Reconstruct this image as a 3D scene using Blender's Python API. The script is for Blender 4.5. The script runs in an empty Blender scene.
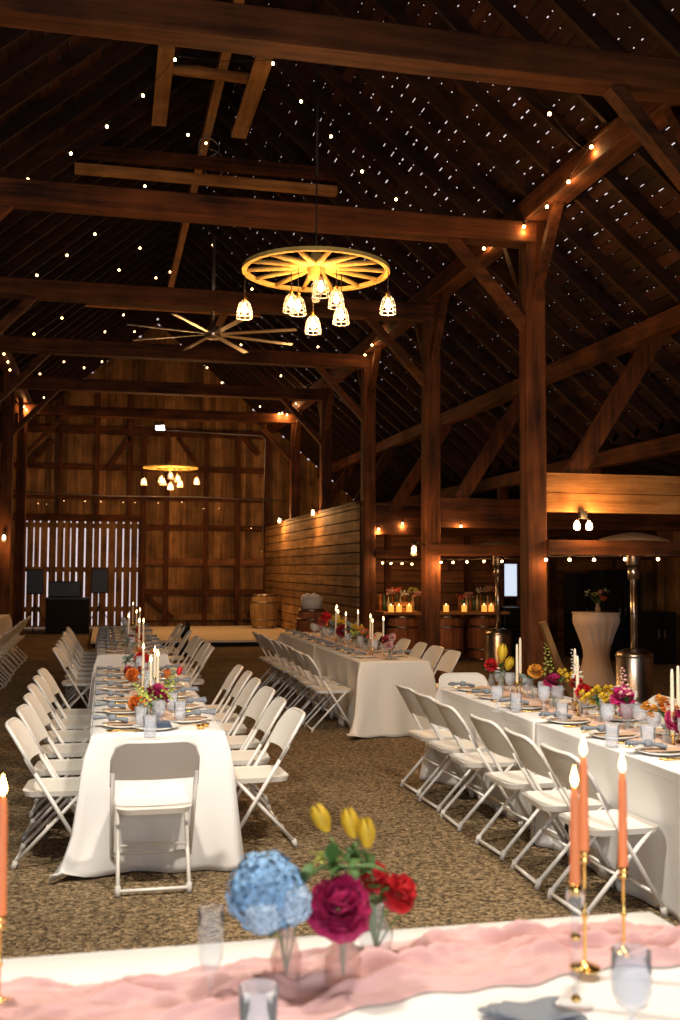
import bpy, math, random
from mathutils import Vector, Matrix
PI = math.pi
sc = bpy.context.scene
COL = sc.collection
rnd = random.Random(7)

# ------------------------------------------------------------------ camera
FPX, YAW, PIT, ROL, EYE = 1035.0, .2235, .0573, .0055, 1.71
cr = Vector((math.cos(YAW), -math.sin(YAW), 0))
cf = Vector((math.sin(YAW)*math.cos(PIT), math.cos(YAW)*math.cos(PIT), math.sin(PIT)))
cu = cr.cross(cf)
CAM0 = Vector((0, 0, EYE))
cam_d = bpy.data.cameras.new('camera'); cam = bpy.data.objects.new('camera', cam_d); COL.objects.link(cam)
ca, sa = math.cos(ROL), math.sin(ROL)
rx = cr*ca + cu*sa          # image right and up after the small roll
ry = cu*ca - cr*sa
M = Matrix((rx, ry, -cf)).transposed().to_4x4(); M.translation = CAM0
cam.matrix_world = M
cam_d.sensor_fit = 'VERTICAL'; cam_d.sensor_height = 36; cam_d.lens = FPX/1020*36
cam_d.clip_start = .05; cam_d.clip_end = 300
cam_d.dof.use_dof = True; cam_d.dof.focus_distance = 9.0; cam_d.dof.aperture_fstop = 2.9
sc.camera = cam

# ------------------------------------------------------------------ world, light, exposure
w = bpy.data.worlds.new('sky'); sc.world = w; w.use_nodes = True
bg = w.node_tree.nodes['Background']; bg.inputs[0].default_value = (.90, .76, .78, 1); bg.inputs[1].default_value = 1.0
sc.view_settings.view_transform = 'Standard'; sc.view_settings.look = 'None'
sc.view_settings.exposure = 0; sc.view_settings.gamma = 1; sc.view_settings.use_curve_mapping = False
sc.cycles.use_denoising = True
sc.cycles.max_bounces = 6; sc.cycles.diffuse_bounces = 3; sc.cycles.transparent_max_bounces = 16
sc.cycles.sample_clamp_indirect = 3.0

def area(name, loc, target, sx, sy, power, col, spread=PI):
    l = bpy.data.lights.new(name, 'AREA'); l.shape = 'RECTANGLE'; l.size = sx; l.size_y = sy
    l.energy = power; l.color = col; l.spread = spread
    o = bpy.data.objects.new(name, l); COL.objects.link(o); o.location = loc
    d = Vector(target)-Vector(loc); o.rotation_euler = d.to_track_quat('-Z', 'Y').to_euler(); return o
def point(name, loc, power, col, r=.05):
    l = bpy.data.lights.new(name, 'POINT'); l.energy = power; l.color = col; l.shadow_soft_size = r
    o = bpy.data.objects.new(name, l); COL.objects.link(o); o.location = loc; return o
WARM = (1, .50, .17)
area('doorway_daylight', (.3, -4.6, 2.0), (1.2, 7.5, .4), 3.6, 3.0, 140, (.90, .93, 1), 1.9)
# two working floodlights fixed under the tie beam above the foreground table (their housings are built with the frames)
FLOODS = [(-.9, 3.3, 5.33), (2.0, 3.3, 5.33)]
for p in FLOODS: area('floodlight_lamp', p, (p[0]*.5+.8, 5.2, 0), .42, .3, 235, (1, .90, .76), 2.3)

# ------------------------------------------------------------------ pixel helpers for measuring (world points on real planes)
def ray(x, y):
    a = (x-340)/FPX; b = (510-y)/FPX
    return cr*(a*ca-b*sa) + cu*(a*sa+b*ca) + cf
def onZ(x, y, z): v = ray(x, y); return CAM0 + v*((z-EYE)/v.z)
def onY(x, y, Y): v = ray(x, y); return CAM0 + v*(Y/v.y)
def onX(x, y, X): v = ray(x, y); return CAM0 + v*(X/v.x)

# ------------------------------------------------------------------ mesh builder
class MB:
    def __init__(s): s.v = []; s.f = []; s.s = []
    def add(s, vs, fs, smooth=False, mat=None):
        b = len(s.v)
        for p in vs:
            p = Vector(p); s.v.append(mat @ p if mat else p)
        for f in fs: s.f.append([b+i for i in f]); s.s.append(smooth)
        return s
    def box(s, x0, x1, y0, y1, z0, z1):
        return s.add([(x0,y0,z0),(x1,y0,z0),(x1,y1,z0),(x0,y1,z0),(x0,y0,z1),(x1,y0,z1),(x1,y1,z1),(x0,y1,z1)],
            [(3,2,1,0),(4,5,6,7),(0,1,5,4),(1,2,6,5),(2,3,7,6),(3,0,4,7)])
    def bar(s, p, q, wd, ht, up=(0,0,1)):
        "box beam from p to q; ht measured along up, wd across"
        p, q = Vector(p), Vector(q); d = (q-p); L = d.length; d.normalize(); up = Vector(up)
        if abs(d.dot(up)) > .99: up = Vector((0,1,0))
        sx = d.cross(up).normalized(); uz = sx.cross(d).normalized()
        vs = []
        for e in (p, q):
            for a, b in ((-1,-1),(1,-1),(1,1),(-1,1)): vs.append(e + sx*(a*wd/2) + uz*(b*ht/2))
        return s.add(vs, [(0,1,2,3),(7,6,5,4),(0,4,5,1),(1,5,6,2),(2,6,7,3),(3,7,4,0)])
    def tube(s, pts, r, n=8, caps=True):
        pts = [Vector(p) for p in pts]; R = r if isinstance(r, (list, tuple)) else [r]*len(pts)
        vs = []; fs = []; prev = None
        for i, p in enumerate(pts):
            t = (pts[min(i+1, len(pts)-1)]-pts[max(i-1, 0)])
            if t.length < 1e-9: t = Vector((0,0,1))
            t.normalize()
            if prev is None: u = t.orthogonal().normalized()
            else:
                u = prev - t*prev.dot(t); u = u.normalized() if u.length > 1e-6 else t.orthogonal().normalized()
            prev = u; v = t.cross(u)
            for k in range(n):
                a = 2*PI*k/n; vs.append(p + (u*math.cos(a)+v*math.sin(a))*R[i])
        for i in range(len(pts)-1):
            for k in range(n):
                a, b = i*n+k, i*n+(k+1) % n; fs.append((a, b, b+n, a+n))
        if caps: fs.append(tuple(range(n))[::-1]); fs.append(tuple(range((len(pts)-1)*n, len(pts)*n)))
        return s.add(vs, fs, True)
    def lathe(s, prof, c=(0,0,0), n=20, cap=False):
        vs = []; fs = []; c = Vector(c)
        for r, z in prof:
            for k in range(n):
                a = 2*PI*k/n; vs.append(c+Vector((r*math.cos(a), r*math.sin(a), z)))
        for i in range(len(prof)-1):
            for k in range(n):
                a, b = i*n+k, i*n+(k+1) % n; fs.append((a, b, b+n, a+n))
        if cap: fs.append(tuple(range(n))[::-1]); fs.append(tuple(range((len(prof)-1)*n, len(prof)*n)))
        return s.add(vs, fs, True)
    def ball(s, c, r, n=10, m=6, sz=1.0):
        return s.lathe([(max(1e-4, r*math.sin(PI*i/m)), -r*sz*math.cos(PI*i/m)) for i in range(m+1)], c, n)
    def grid(s, fn, nu, nv, closed_u=False, smooth=True):
        vs = [fn(i/(nu if closed_u else nu-1), j/(nv-1)) for j in range(nv) for i in range(nu)]
        fs = []
        for j in range(nv-1):
            for i in range(nu if closed_u else nu-1):
                a = j*nu+i; b = j*nu+(i+1) % nu; fs.append((a, b, b+nu, a+nu))
        return s.add(vs, fs, smooth)
    def build(s, name, mat, parent=None, loc=None):
        me = bpy.data.meshes.new(name); me.from_pydata([tuple(p) for p in s.v], [], s.f)
        me.polygons.foreach_set('use_smooth', s.s); me.materials.append(mat); me.update()
        o = bpy.data.objects.new(name, me); COL.objects.link(o)
        if parent: o.parent = parent
        if loc: o.location = loc
        return o

def solid(o, t, off=0):
    m = o.modifiers.new('solid', 'SOLIDIFY'); m.thickness = t; m.offset = off; return o
def bevel(o, wd, seg=2):
    m = o.modifiers.new('bevel', 'BEVEL'); m.width = wd; m.segments = seg; m.limit_method = 'ANGLE'; return o
def tag(o, label, cat, group=None, kind=None):
    o['label'] = label; o['category'] = cat
    if group: o['group'] = group
    if kind: o['kind'] = kind
    return o
def thing(name, label, cat, loc=(0,0,0), rz=0, group=None):
    o = bpy.data.objects.new(name, None); COL.objects.link(o); o.empty_display_size = .1
    o.location = loc; o.rotation_euler = (0, 0, rz); return tag(o, label, cat, group)
def struct(name, mb, mat, loc=None):
    o = mb.build(name, mat, None, loc); o['kind'] = 'structure'; return o
KIDS = {}
def copy_tree(o, parent=None, base=None):
    c = o.copy(); COL.objects.link(c)
    if parent: c.parent = parent
    for ch in KIDS.get(o, None) or [x for x in o.children]: copy_tree(ch, c)
    return c
def place(proto, used, loc, rz, label, group=None):
    "first use moves the prototype itself, later uses copy it with its parts"
    if proto.name in used: o = copy_tree(proto)
    else: used.add(proto.name); o = proto
    o.location = loc; o.rotation_euler = (0, 0, rz); o['label'] = label
    if group: o['group'] = group
    return o
USED = set()
ORD = ['first','second','third','fourth','fifth','sixth','seventh','eighth','ninth','tenth','eleventh','twelfth','thirteenth','fourteenth','fifteenth','sixteenth']

# ------------------------------------------------------------------ materials
def nmat(name):
    m = bpy.data.materials.new(name); m.use_nodes = True
    return m, m.node_tree.nodes, m.node_tree.links, m.node_tree.nodes['Principled BSDF']
def plain(name, col, rough=.6, metal=0, spec=None, sheen=0, sss=0, noise=0, nscale=20):
    m, N, L, b = nmat(name)
    b.inputs['Base Color'].default_value = (*col, 1); b.inputs['Roughness'].default_value = rough; b.inputs['Metallic'].default_value = metal
    if spec is not None: b.inputs['Specular IOR Level'].default_value = spec
    if sheen: b.inputs['Sheen Weight'].default_value = sheen
    if sss: b.inputs['Subsurface Weight'].default_value = sss; b.inputs['Subsurface Scale'].default_value = .01
    if noise:
        t = N.new('ShaderNodeTexNoise'); t.inputs['Scale'].default_value = nscale; t.inputs['Detail'].default_value = 4
        tc = N.new('ShaderNodeTexCoord'); L.new(tc.outputs['Object'], t.inputs['Vector'])
        r = N.new('ShaderNodeMixRGB'); r.blend_type = 'MULTIPLY'; r.inputs[0].default_value = noise
        r.inputs[1].default_value = (*col, 1); L.new(t.outputs['Fac'], r.inputs[2]); L.new(r.outputs[0], b.inputs['Base Color'])
    return m
def emit(name, col, st):
    m, N, L, b = nmat(name); b.inputs['Base Color'].default_value = (*col, 1)
    b.inputs['Emission Color'].default_value = (*col, 1); b.inputs['Emission Strength'].default_value = st; return m
def wood(name, c1, c2, axis='X', scale=1.0, rough=.75, island=.5, bump=.3, stain=None):
    m, N, L, b = nmat(name)
    tc = N.new('ShaderNodeTexCoord'); mp = N.new('ShaderNodeMapping'); L.new(tc.outputs['Object'], mp.inputs['Vector'])
    s = [14*scale]*3; s['XYZ'.index(axis)] = .9*scale; mp.inputs['Scale'].default_value = s
    geo = N.new('ShaderNodeNewGeometry'); ad = N.new('ShaderNodeVectorMath'); ad.operation = 'ADD'
    ml = N.new('ShaderNodeMath'); ml.operation = 'MULTIPLY'; ml.inputs[1].default_value = 37
    L.new(geo.outputs['Random Per Island'], ml.inputs[0]); L.new(mp.outputs[0], ad.inputs[0]); L.new(ml.outputs[0], ad.inputs[1])
    n1 = N.new('ShaderNodeTexNoise'); n1.inputs['Scale'].default_value = 1; n1.inputs['Detail'].default_value = 8; n1.inputs['Roughness'].default_value = .65
    L.new(ad.outputs[0], n1.inputs['Vector'])
    n2 = N.new('ShaderNodeTexNoise'); n2.inputs['Scale'].default_value = 2.2; n2.inputs['Detail'].default_value = 5; L.new(tc.outputs['Object'], n2.inputs['Vector'])
    mx = N.new('ShaderNodeMath'); mx.operation = 'MULTIPLY_ADD'; mx.inputs[1].default_value = .6
    L.new(n1.outputs['Fac'], mx.inputs[0]); 
    m2 = N.new('ShaderNodeMath'); m2.operation = 'MULTIPLY'; m2.inputs[1].default_value = .4; L.new(n2.outputs['Fac'], m2.inputs[0]); L.new(m2.outputs[0], mx.inputs[2])
    cr_ = N.new('ShaderNodeValToRGB'); cr_.color_ramp.elements[0].position = .36; cr_.color_ramp.elements[0].color = (*c1, 1)
    cr_.color_ramp.elements[1].position = .64; cr_.color_ramp.elements[1].color = (*c2, 1); L.new(mx.outputs[0], cr_.inputs[0])
    iv = N.new('ShaderNodeMapRange'); iv.inputs['To Min'].default_value = 1-island; iv.inputs['To Max'].default_value = 1.15; L.new(geo.outputs['Random Per Island'], iv.inputs['Value'])
    mm = N.new('ShaderNodeVectorMath'); mm.operation = 'SCALE'; L.new(cr_.outputs[0], mm.inputs[0]); L.new(iv.outputs[0], mm.inputs['Scale'])
    L.new(mm.outputs[0], b.inputs['Base Color']); b.inputs['Roughness'].default_value = rough; b.inputs['Specular IOR Level'].default_value = .25
    bp = N.new('ShaderNodeBump'); bp.inputs['Strength'].default_value = bump; bp.inputs['Distance'].default_value = .02
    L.new(n1.outputs['Fac'], bp.inputs['Height']); L.new(bp.outputs[0], b.inputs['Normal'])
    return m
def glass(name, col=(.95,.96,.97), alpha=.07, rough=.05):
    m, N, L, b = nmat(name); N.remove(b); out = N['Material Output']
    tr = N.new('ShaderNodeBsdfTransparent'); tr.inputs[0].default_value = (*col, 1)
    gl = N.new('ShaderNodeBsdfGlossy'); gl.inputs['Roughness'].default_value = rough; gl.inputs[0].default_value = (1,1,1,1)
    df = N.new('ShaderNodeBsdfDiffuse'); df.inputs[0].default_value = (*[min(1, c) for c in col], 1)
    fr = N.new('ShaderNodeLayerWeight'); fr.inputs[0].default_value = .035
    a = N.new('ShaderNodeMixShader'); a.inputs[0].default_value = alpha; L.new(tr.outputs[0], a.inputs[1]); L.new(df.outputs[0], a.inputs[2])
    c = N.new('ShaderNodeMixShader'); L.new(fr.outputs['Fresnel'], c.inputs[0]); L.new(a.outputs[0], c.inputs[1]); L.new(gl.outputs[0], c.inputs[2])
    L.new(c.outputs[0], out.inputs[0]); return m
def sheer(name, col, alpha):
    m, N, L, b = nmat(name); b.inputs['Base Color'].default_value = (*col, 1); b.inputs['Roughness'].default_value = .8
    b.inputs['Sheen Weight'].default_value = .2; b.inputs['Alpha'].default_value = alpha; return m

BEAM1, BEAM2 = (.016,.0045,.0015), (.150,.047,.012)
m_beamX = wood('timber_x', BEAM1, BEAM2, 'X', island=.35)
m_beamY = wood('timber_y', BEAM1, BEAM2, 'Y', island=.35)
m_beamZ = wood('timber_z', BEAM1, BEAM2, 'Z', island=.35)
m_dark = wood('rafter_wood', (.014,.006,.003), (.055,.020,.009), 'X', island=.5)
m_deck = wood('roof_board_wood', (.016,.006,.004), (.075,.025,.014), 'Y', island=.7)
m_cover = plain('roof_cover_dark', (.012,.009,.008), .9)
m_boardZ = wood('wall_board_wood', (.09,.042,.014), (.44,.23,.085), 'Z', island=.6)
m_plank = wood('plank_wood', (.18,.09,.034), (.52,.30,.13), 'Y', island=.45)
m_plankX = wood('bar_wall_wood', (.09,.036,.012), (.34,.14,.05), 'X', island=.5)
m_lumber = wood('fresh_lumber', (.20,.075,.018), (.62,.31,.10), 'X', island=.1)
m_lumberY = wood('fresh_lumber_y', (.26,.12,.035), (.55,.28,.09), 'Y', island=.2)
m_barrel = wood('barrel_wood', (.22,.07,.028), (.50,.19,.08), 'Z', island=.4)
m_barrelY = wood('barrel_oak', (.30,.17,.06), (.55,.36,.15), 'Z', island=.35)
m_hoop = plain('barrel_hoop_steel', (.35,.30,.26), .35, 1)
m_chair = plain('white_resin', (.80,.77,.70), .45)
m_chair_m = plain('white_enamel_steel', (.74,.71,.66), .35)
m_cap = plain('grey_rubber', (.55,.52,.48), .6)
m_cloth = plain('white_cotton', (.80,.79,.77), .9, sheen=.15)
m_ivory = plain('ivory_cotton', (.78,.74,.66), .9, sheen=.15)
m_plate = plain('glazed_plate', (.86,.83,.77), .25)
m_card = plain('kraft_card', (.60,.40,.26), .8)
m_napkin = plain('dusty_blue_linen', (.21,.235,.27), .9)
m_napdark = plain('navy_linen', (.08,.11,.17), .9)
m_gold = plain('brass', (.85,.55,.17), .25, 1)
m_steel = plain('stainless_steel', (.62,.58,.54), .28, 1)
m_black = plain('black_plastic', (.008,.008,.009), .8, spec=.2)
m_blackm = plain('black_metal', (.03,.03,.03), .4, .8)
m_glass = glass('clear_glass')
m_smoke = glass('smoked_blue_glass', (.91,.925,.955), .20)
m_pinkglass = glass('blush_glass', (.95,.86,.82), .14)
m_wax = plain('ivory_wax', (.86,.74,.55), .5, sss=.3)
m_waxp = plain('orange_wax', (.88,.28,.10), .5, sss=.3)
m_flame = emit('candle_flame', (1, .62, .22), 22)
m_bulb = emit('warm_bulb', (1, .55, .22), 22)
m_bigbulb = emit('edison_bulb', (1, .66, .32), 16)
m_cage = plain('white_wire', (.80,.74,.62), .5)
m_flood = emit('cool_floodlight', (1, .97, .90), 60)
m_ledc = emit('led_candle', (1, .42, .07), 1.1)
m_cord = plain('black_cord', (.02,.015,.012), .7)
m_conduit = plain('galvanised_conduit', (.45,.42,.38), .4, .7)
m_leaf = plain('green_leaf', (.07,.17,.035), .55, noise=.4)
m_stem = plain('green_stem', (.12,.22,.05), .6)
m_pinkr = sheer('blush_chiffon', (.74,.44,.42), .80)
m_peach = sheer('peach_gauze', (.78,.52,.38), .85)
m_wheel = wood('wagon_wheel_wood', (.34,.21,.05), (.62,.44,.14), 'X', island=.2)
FC = dict(magenta=(.42,.004,.085), hotpink=(.68,.02,.20), red=(.62,.008,.012), darkred=(.30,.01,.02), orange=(.85,.20,.02), amber=(.86,.35,.03), yellow=(.88,.55,.02),
          blue=(.22,.42,.66), paleblue=(.46,.62,.78), pink=(.80,.42,.38), white=(.82,.76,.66), lime=(.48,.55,.10), purple=(.12,.03,.14), coral=(.78,.16,.09), sage=(.26,.32,.26))
def petal(name, col):
    m, N, L, b = nmat(name); geo = N.new('ShaderNodeNewGeometry'); c = N.new('ShaderNodeValToRGB')
    c.color_ramp.elements[0].color = (*[x*.55 for x in col], 1); c.color_ramp.elements[1].color = (*[min(.95, x*1.2+.012) for x in col], 1)
    L.new(geo.outputs['Random Per Island'], c.inputs[0]); L.new(c.outputs[0], b.inputs['Base Color']); b.inputs['Roughness'].default_value = .6; return m
m_f = {k: petal('petal_'+k, v) for k, v in FC.items()}

# gravel floor
def gravel():
    m, N, L, b = nmat('gravel'); tc = N.new('ShaderNodeTexCoord')
    v = N.new('ShaderNodeTexVoronoi'); v.inputs['Scale'].default_value = 60; L.new(tc.outputs['Object'], v.inputs['Vector'])
    n = N.new('ShaderNodeTexNoise'); n.inputs['Scale'].default_value = 24; n.inputs['Detail'].default_value = 10; n.inputs['Roughness'].default_value = .8; L.new(tc.outputs['Object'], n.inputs['Vector'])
    n2 = N.new('ShaderNodeTexNoise'); n2.inputs['Scale'].default_value = 1.1; n2.inputs['Detail'].default_value = 3; L.new(tc.outputs['Object'], n2.inputs['Vector'])
    c = N.new('ShaderNodeValToRGB'); e = c.color_ramp.elements; e[0].position = .30; e[0].color = (.07,.048,.026,1); e[1].position = .72; e[1].color = (.50,.38,.23,1)
    k = c.color_ramp.elements.new(.5); k.color = (.235,.165,.092,1); L.new(n.outputs['Fac'], c.inputs[0])
    sep = N.new('ShaderNodeSeparateColor'); L.new(v.outputs['Color'], sep.inputs[0])
    mr = N.new('ShaderNodeMapRange'); mr.inputs['To Min'].default_value = .30; mr.inputs['To Max'].default_value = 1.65; L.new(sep.outputs[0], mr.inputs['Value'])
    mr2 = N.new('ShaderNodeMapRange'); mr2.inputs['From Min'].default_value = .3; mr2.inputs['From Max'].default_value = .7; mr2.inputs['To Min'].default_value = .8; mr2.inputs['To Max'].default_value = 1.15; L.new(n2.outputs['Fac'], mr2.inputs['Value'])
    mu = N.new('ShaderNodeMath'); mu.operation = 'MULTIPLY'; L.new(mr.outputs[0], mu.inputs[0]); L.new(mr2.outputs[0], mu.inputs[1])
    s = N.new('ShaderNodeVectorMath'); s.operation = 'SCALE'; L.new(c.outputs[0], s.inputs[0]); L.new(mu.outputs[0], s.inputs['Scale']); L.new(s.outputs[0], b.inputs['Base Color'])
    bp = N.new('ShaderNodeBump'); bp.inputs['Strength'].default_value = .9; bp.inputs['Distance'].default_value = .02
    ad = N.new('ShaderNodeMath'); ad.operation = 'SUBTRACT'; L.new(n.outputs['Fac'], ad.inputs[0]); L.new(v.outputs['Distance'], ad.inputs[1]); L.new(ad.outputs[0], bp.inputs['Height']); L.new(bp.outputs[0], b.inputs['Normal'])
    b.inputs['Roughness'].default_value = .95; b.inputs['Specular IOR Level'].default_value = .1; return m
m_gravel = gravel()
m_reflector = plain('reflector_aluminium', (.62,.52,.42), .6, .3)

# ------------------------------------------------------------------ barn shell
XR, XL, XC, ZB, HB, BAY = 4.76, -2.0, 1.38, 5.45, .25, 3.8
FY = [7.2+BAY*k for k in range(-3, 6)]          # frame planes
YBACK, YFRONT = 30.2, -5.0
SL, ZR = .85, 9.0
XE, XWR, XWL = 7.5, 10.6, -6.8
def roofz(x):
    d = abs(x-XC)
    if d <= XE-XC: return ZR-SL*d
    return ZR-SL*(XE-XC)-.27*(d-(XE-XC))
g = MB(); g.add([(-8,-7,0),(12,-7,0),(12,32,0),(-8,32,0)], [(0,1,2,3)]); struct('floor', g, m_gravel)

# roof deck: boards along the barn, thin gaps covered by shingles except where the shingles have worn through
def roof_side(sgn, xend, name, seed):
    R = random.Random(seed); deck = MB(); cov = MB()
    slopes = []
    L1 = (XE-XC)*math.hypot(1, SL) if abs(xend-XC) > XE-XC else abs(xend-XC)*math.hypot(1, SL)
    step = .152; n = int(L1/step); ux = 1/math.hypot(1, SL); uz = -SL*ux
    nx, nz = -uz*1, ux
    def at(s, h):   # s along the slope from the ridge, h outward
        return (XC+sgn*(s*ux + h*nx), ZR+s*uz + h*nz)
    for i in range(n+1):
        s0 = i*step; s1 = s0+step-(.010 if sgn > 0 else .008)-.007*R.random()
        y = YFRONT
        while y < YBACK:
            y1 = min(YBACK, y+R.uniform(2.5, 4.5))
            a, b_ = at(s0, 0), at(s1, 0); c, d = at(s1, .022), at(s0, .022)
            deck.add([(a[0],y,a[1]),(b_[0],y,b_[1]),(c[0],y,c[1]),(d[0],y,d[1]),(a[0],y1-.004,a[1]),(b_[0],y1-.004,b_[1]),(c[0],y1-.004,c[1]),(d[0],y1-.004,d[1])],
                     [(3,2,1,0),(4,5,6,7),(0,1,5,4),(1,2,6,5),(2,3,7,6),(3,0,4,7)])
            y = y1
        # cover strip over the gap s1..s0+step with holes
        y = YFRONT; g0, g1 = s1-.02, s0+step+.02
        while y < YBACK:
            seg = R.uniform(.06, .26) if R.random() < .85 else R.uniform(.3, 1.0)
            y1 = min(YBACK, y+seg)
            a, b_ = at(g0, .024), at(g1, .030)
            cov.add([(a[0],y,a[1]),(b_[0],y,b_[1]),(b_[0],y1,b_[1]),(a[0],y1,a[1])], [(0,1,2,3)])
            u = math.sin(y*.55+s0*1.3+seed)+math.sin(y*1.7-s0*2.1)*.6
            hole = (R.uniform(.015, .10) if u > (.0 if sgn > 0 else .35) else R.uniform(0, .035)) if s0 < 5.2 else R.uniform(0, .02)
            if sgn < 0 and not (u > 1.0 or s0 > 4.5): hole *= .3
            if sgn > 0 and s0 < 3.4 and u > -.1: hole *= 1.5
            y = y1 + hole
    o = struct(name, deck, m_deck); o2 = struct(name.replace('boards', 'cover'), cov, m_cover)
    return o
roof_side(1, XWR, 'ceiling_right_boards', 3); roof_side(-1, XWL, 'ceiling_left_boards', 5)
# low pitched shed roof beyond the slopes
for sgn, xe, nm in ((1, XWR, 'ceiling_right_shed'), (-1, XWL, 'ceiling_left_shed')):
    x0 = XC+sgn*(XE-XC-.05); g = MB()
    if sgn < 0: x0 = max(x0, XC-(XE-XC-.05))
    k = 10
    for i in range(k):
        a = x0+(xe+sgn*.3-x0)*i/k; b_ = x0+(xe+sgn*.3-x0)*(i+1)/k
        lo, hi = min(a, b_), max(a, b_)
        g.add([(lo,YFRONT,roofz(lo)),(hi,YFRONT,roofz(hi)),(hi,YBACK,roofz(hi)),(lo,YBACK,roofz(lo)),(lo,YFRONT,roofz(lo)+.03),(hi,YFRONT,roofz(hi)+.03),(hi,YBACK,roofz(hi)+.03),(lo,YBACK,roofz(lo)+.03)],
              [(3,2,1,0),(4,5,6,7),(0,1,5,4),(1,2,6,5),(2,3,7,6),(3,0,4,7)])
    if abs(xe-x0) > .2: struct(nm, g, m_deck)
# rafters, every one of them a timber of its own
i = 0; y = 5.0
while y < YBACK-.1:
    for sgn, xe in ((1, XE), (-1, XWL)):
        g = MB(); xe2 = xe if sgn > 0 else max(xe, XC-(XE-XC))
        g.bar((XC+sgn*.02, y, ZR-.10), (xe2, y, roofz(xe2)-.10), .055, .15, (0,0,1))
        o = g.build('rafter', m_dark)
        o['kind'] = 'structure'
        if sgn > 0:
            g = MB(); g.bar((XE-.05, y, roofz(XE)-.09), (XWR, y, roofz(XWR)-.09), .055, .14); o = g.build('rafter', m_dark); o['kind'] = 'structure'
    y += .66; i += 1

# back wall of upright boards with the slatted double gate on its left
GX0, GX1, GZ = onY(20, 560, YBACK).x, onY(141, 560, YBACK).x, onY(60, 521, YBACK).z
R = random.Random(11); g = MB(); x = XWL
while x < XWR:
    wd = R.uniform(.17, .27); x1 = x+wd-.004
    z0 = 0.0
    if x < GX0 < x1: wd = GX0-x
    elif x < GX1 < x1: wd = GX1-x
    x1 = x+wd
    if x > GX0-.01 and x < GX1-.01: z0 = GZ
    wd += 0 if wd > .01 else .01
    zt = max(.5, min(roofz(x), roofz(x1))-.02)
    # a few boards stop short so slits of daylight show high on the wall
    g.box(x-.006, x+wd+.006, YBACK+.004*(R.random()), YBACK+.03+.004*R.random(), z0, zt); x += wd
struct('wall_back', g, m_boardZ)
g = MB(); x = GX0; R = random.Random(4)
gate = thing('barn_gate', 'tall barn gate of upright boards with daylight showing through its gaps', 'gate', (0,0,0))
while x < GX1:
    wd = R.uniform(.165, .235); gp = R.uniform(.022, .045)
    g.box(x, min(GX1, x+wd-gp), YBACK-.03, YBACK, .06, GZ); x += wd
g.build('gate_boards', m_boardZ, gate)
for z in (.55, GZ*.55, GZ-.12):
    MB().box(GX0, GX1, YBACK+.0005, YBACK+.05, z-.07, z+.07).build('gate_rail', m_boardZ, gate)
# girts, studs, braces and sill on the back wall
bw = MB(); X0b, X1b = onY(145, 560, YBACK).x, 4.7
def girt(y_px, h, mat=m_beamX, xa=None, xb=None, t=.10, name='trim_girt'):
    z = onY(200, y_px, YBACK).z
    o = struct(name, MB().box(X0b if xa is None else xa, X1b if xb is None else xb, YBACK-t, YBACK-.001, z-h/2, z+h/2), mat); return z
girt(592, .16); girt(528, .16); girt(562, .20, m_plankX, t=.14); girt(617, .16, m_boardZ)
girt(500, .10, xa=-2.6); girt(470, .16, xa=-2.6); girt(434, .22, xa=-2.6)
for px in (143, 166, 205, 237, 266):
    X = onY(px, 540, YBACK).x; zt = min(5.6, roofz(X)-.3)
    struct('trim_stud', MB().box(X-.07, X+.07, YBACK-.16, YBACK-.001, 0, zt), m_beamZ)
for px in (60, 97, 130):
    X = onY(px, 480, YBACK).x; struct('trim_stud', MB().box(X-.07, X+.07, YBACK-.14, YBACK-.001, GZ+.15, 7.0), m_beamZ)
struct('trim_gate_header', MB().box(GX0-.2, GX1+.1, YBACK-.12, YBACK-.001, GZ, GZ+.2), m_beamX)
def wb(a, b, wd=.12, name='trim_brace', mat=m_beamX, Y=YBACK-.10):
    p, q = onY(*a, Y), onY(*b, Y); struct(name, MB().bar(p, q, .08, wd, (0,0,1)), mat)
wb((146,596), (173,618)); wb((247,617), (266,592)); wb((54,440), (22,470)); wb((238,432), (258,455)); wb((130,437),(108,470)); wb((178,437),(200,470))

# side walls
def boards_y(x0, x1, ya, yb, zt, seed, lo=.16, hi=.26):
    R = random.Random(seed); g = MB(); y = ya
    while y < yb:
        wd = R.uniform(lo, hi); g.box(x0+R.random()*.004, x1, y, y+wd+.004, 0, zt); y += wd
    return g
struct('wall_right', boards_y(XWR, XWR+.03, YFRONT, YBACK, roofz(XWR), 21), m_boardZ)
struct('wall_left', boards_y(XWL-.03, XWL, YFRONT, YBACK, roofz(XWL), 22), m_boardZ)
# front wall behind the camera with the open doorway the daylight comes through
R = random.Random(33); g = MB(); x = XWL
while x < XWR:
    wd = R.uniform(.18, .28); z0 = 3.9 if (-1.8 < x+wd/2 < 2.6) else 0
    g.box(x, x+wd-.003, YFRONT-.03, YFRONT, z0, max(.5, roofz(x+wd/2)-.02)); x += wd
struct('wall_front', g, m_boardZ)

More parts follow.
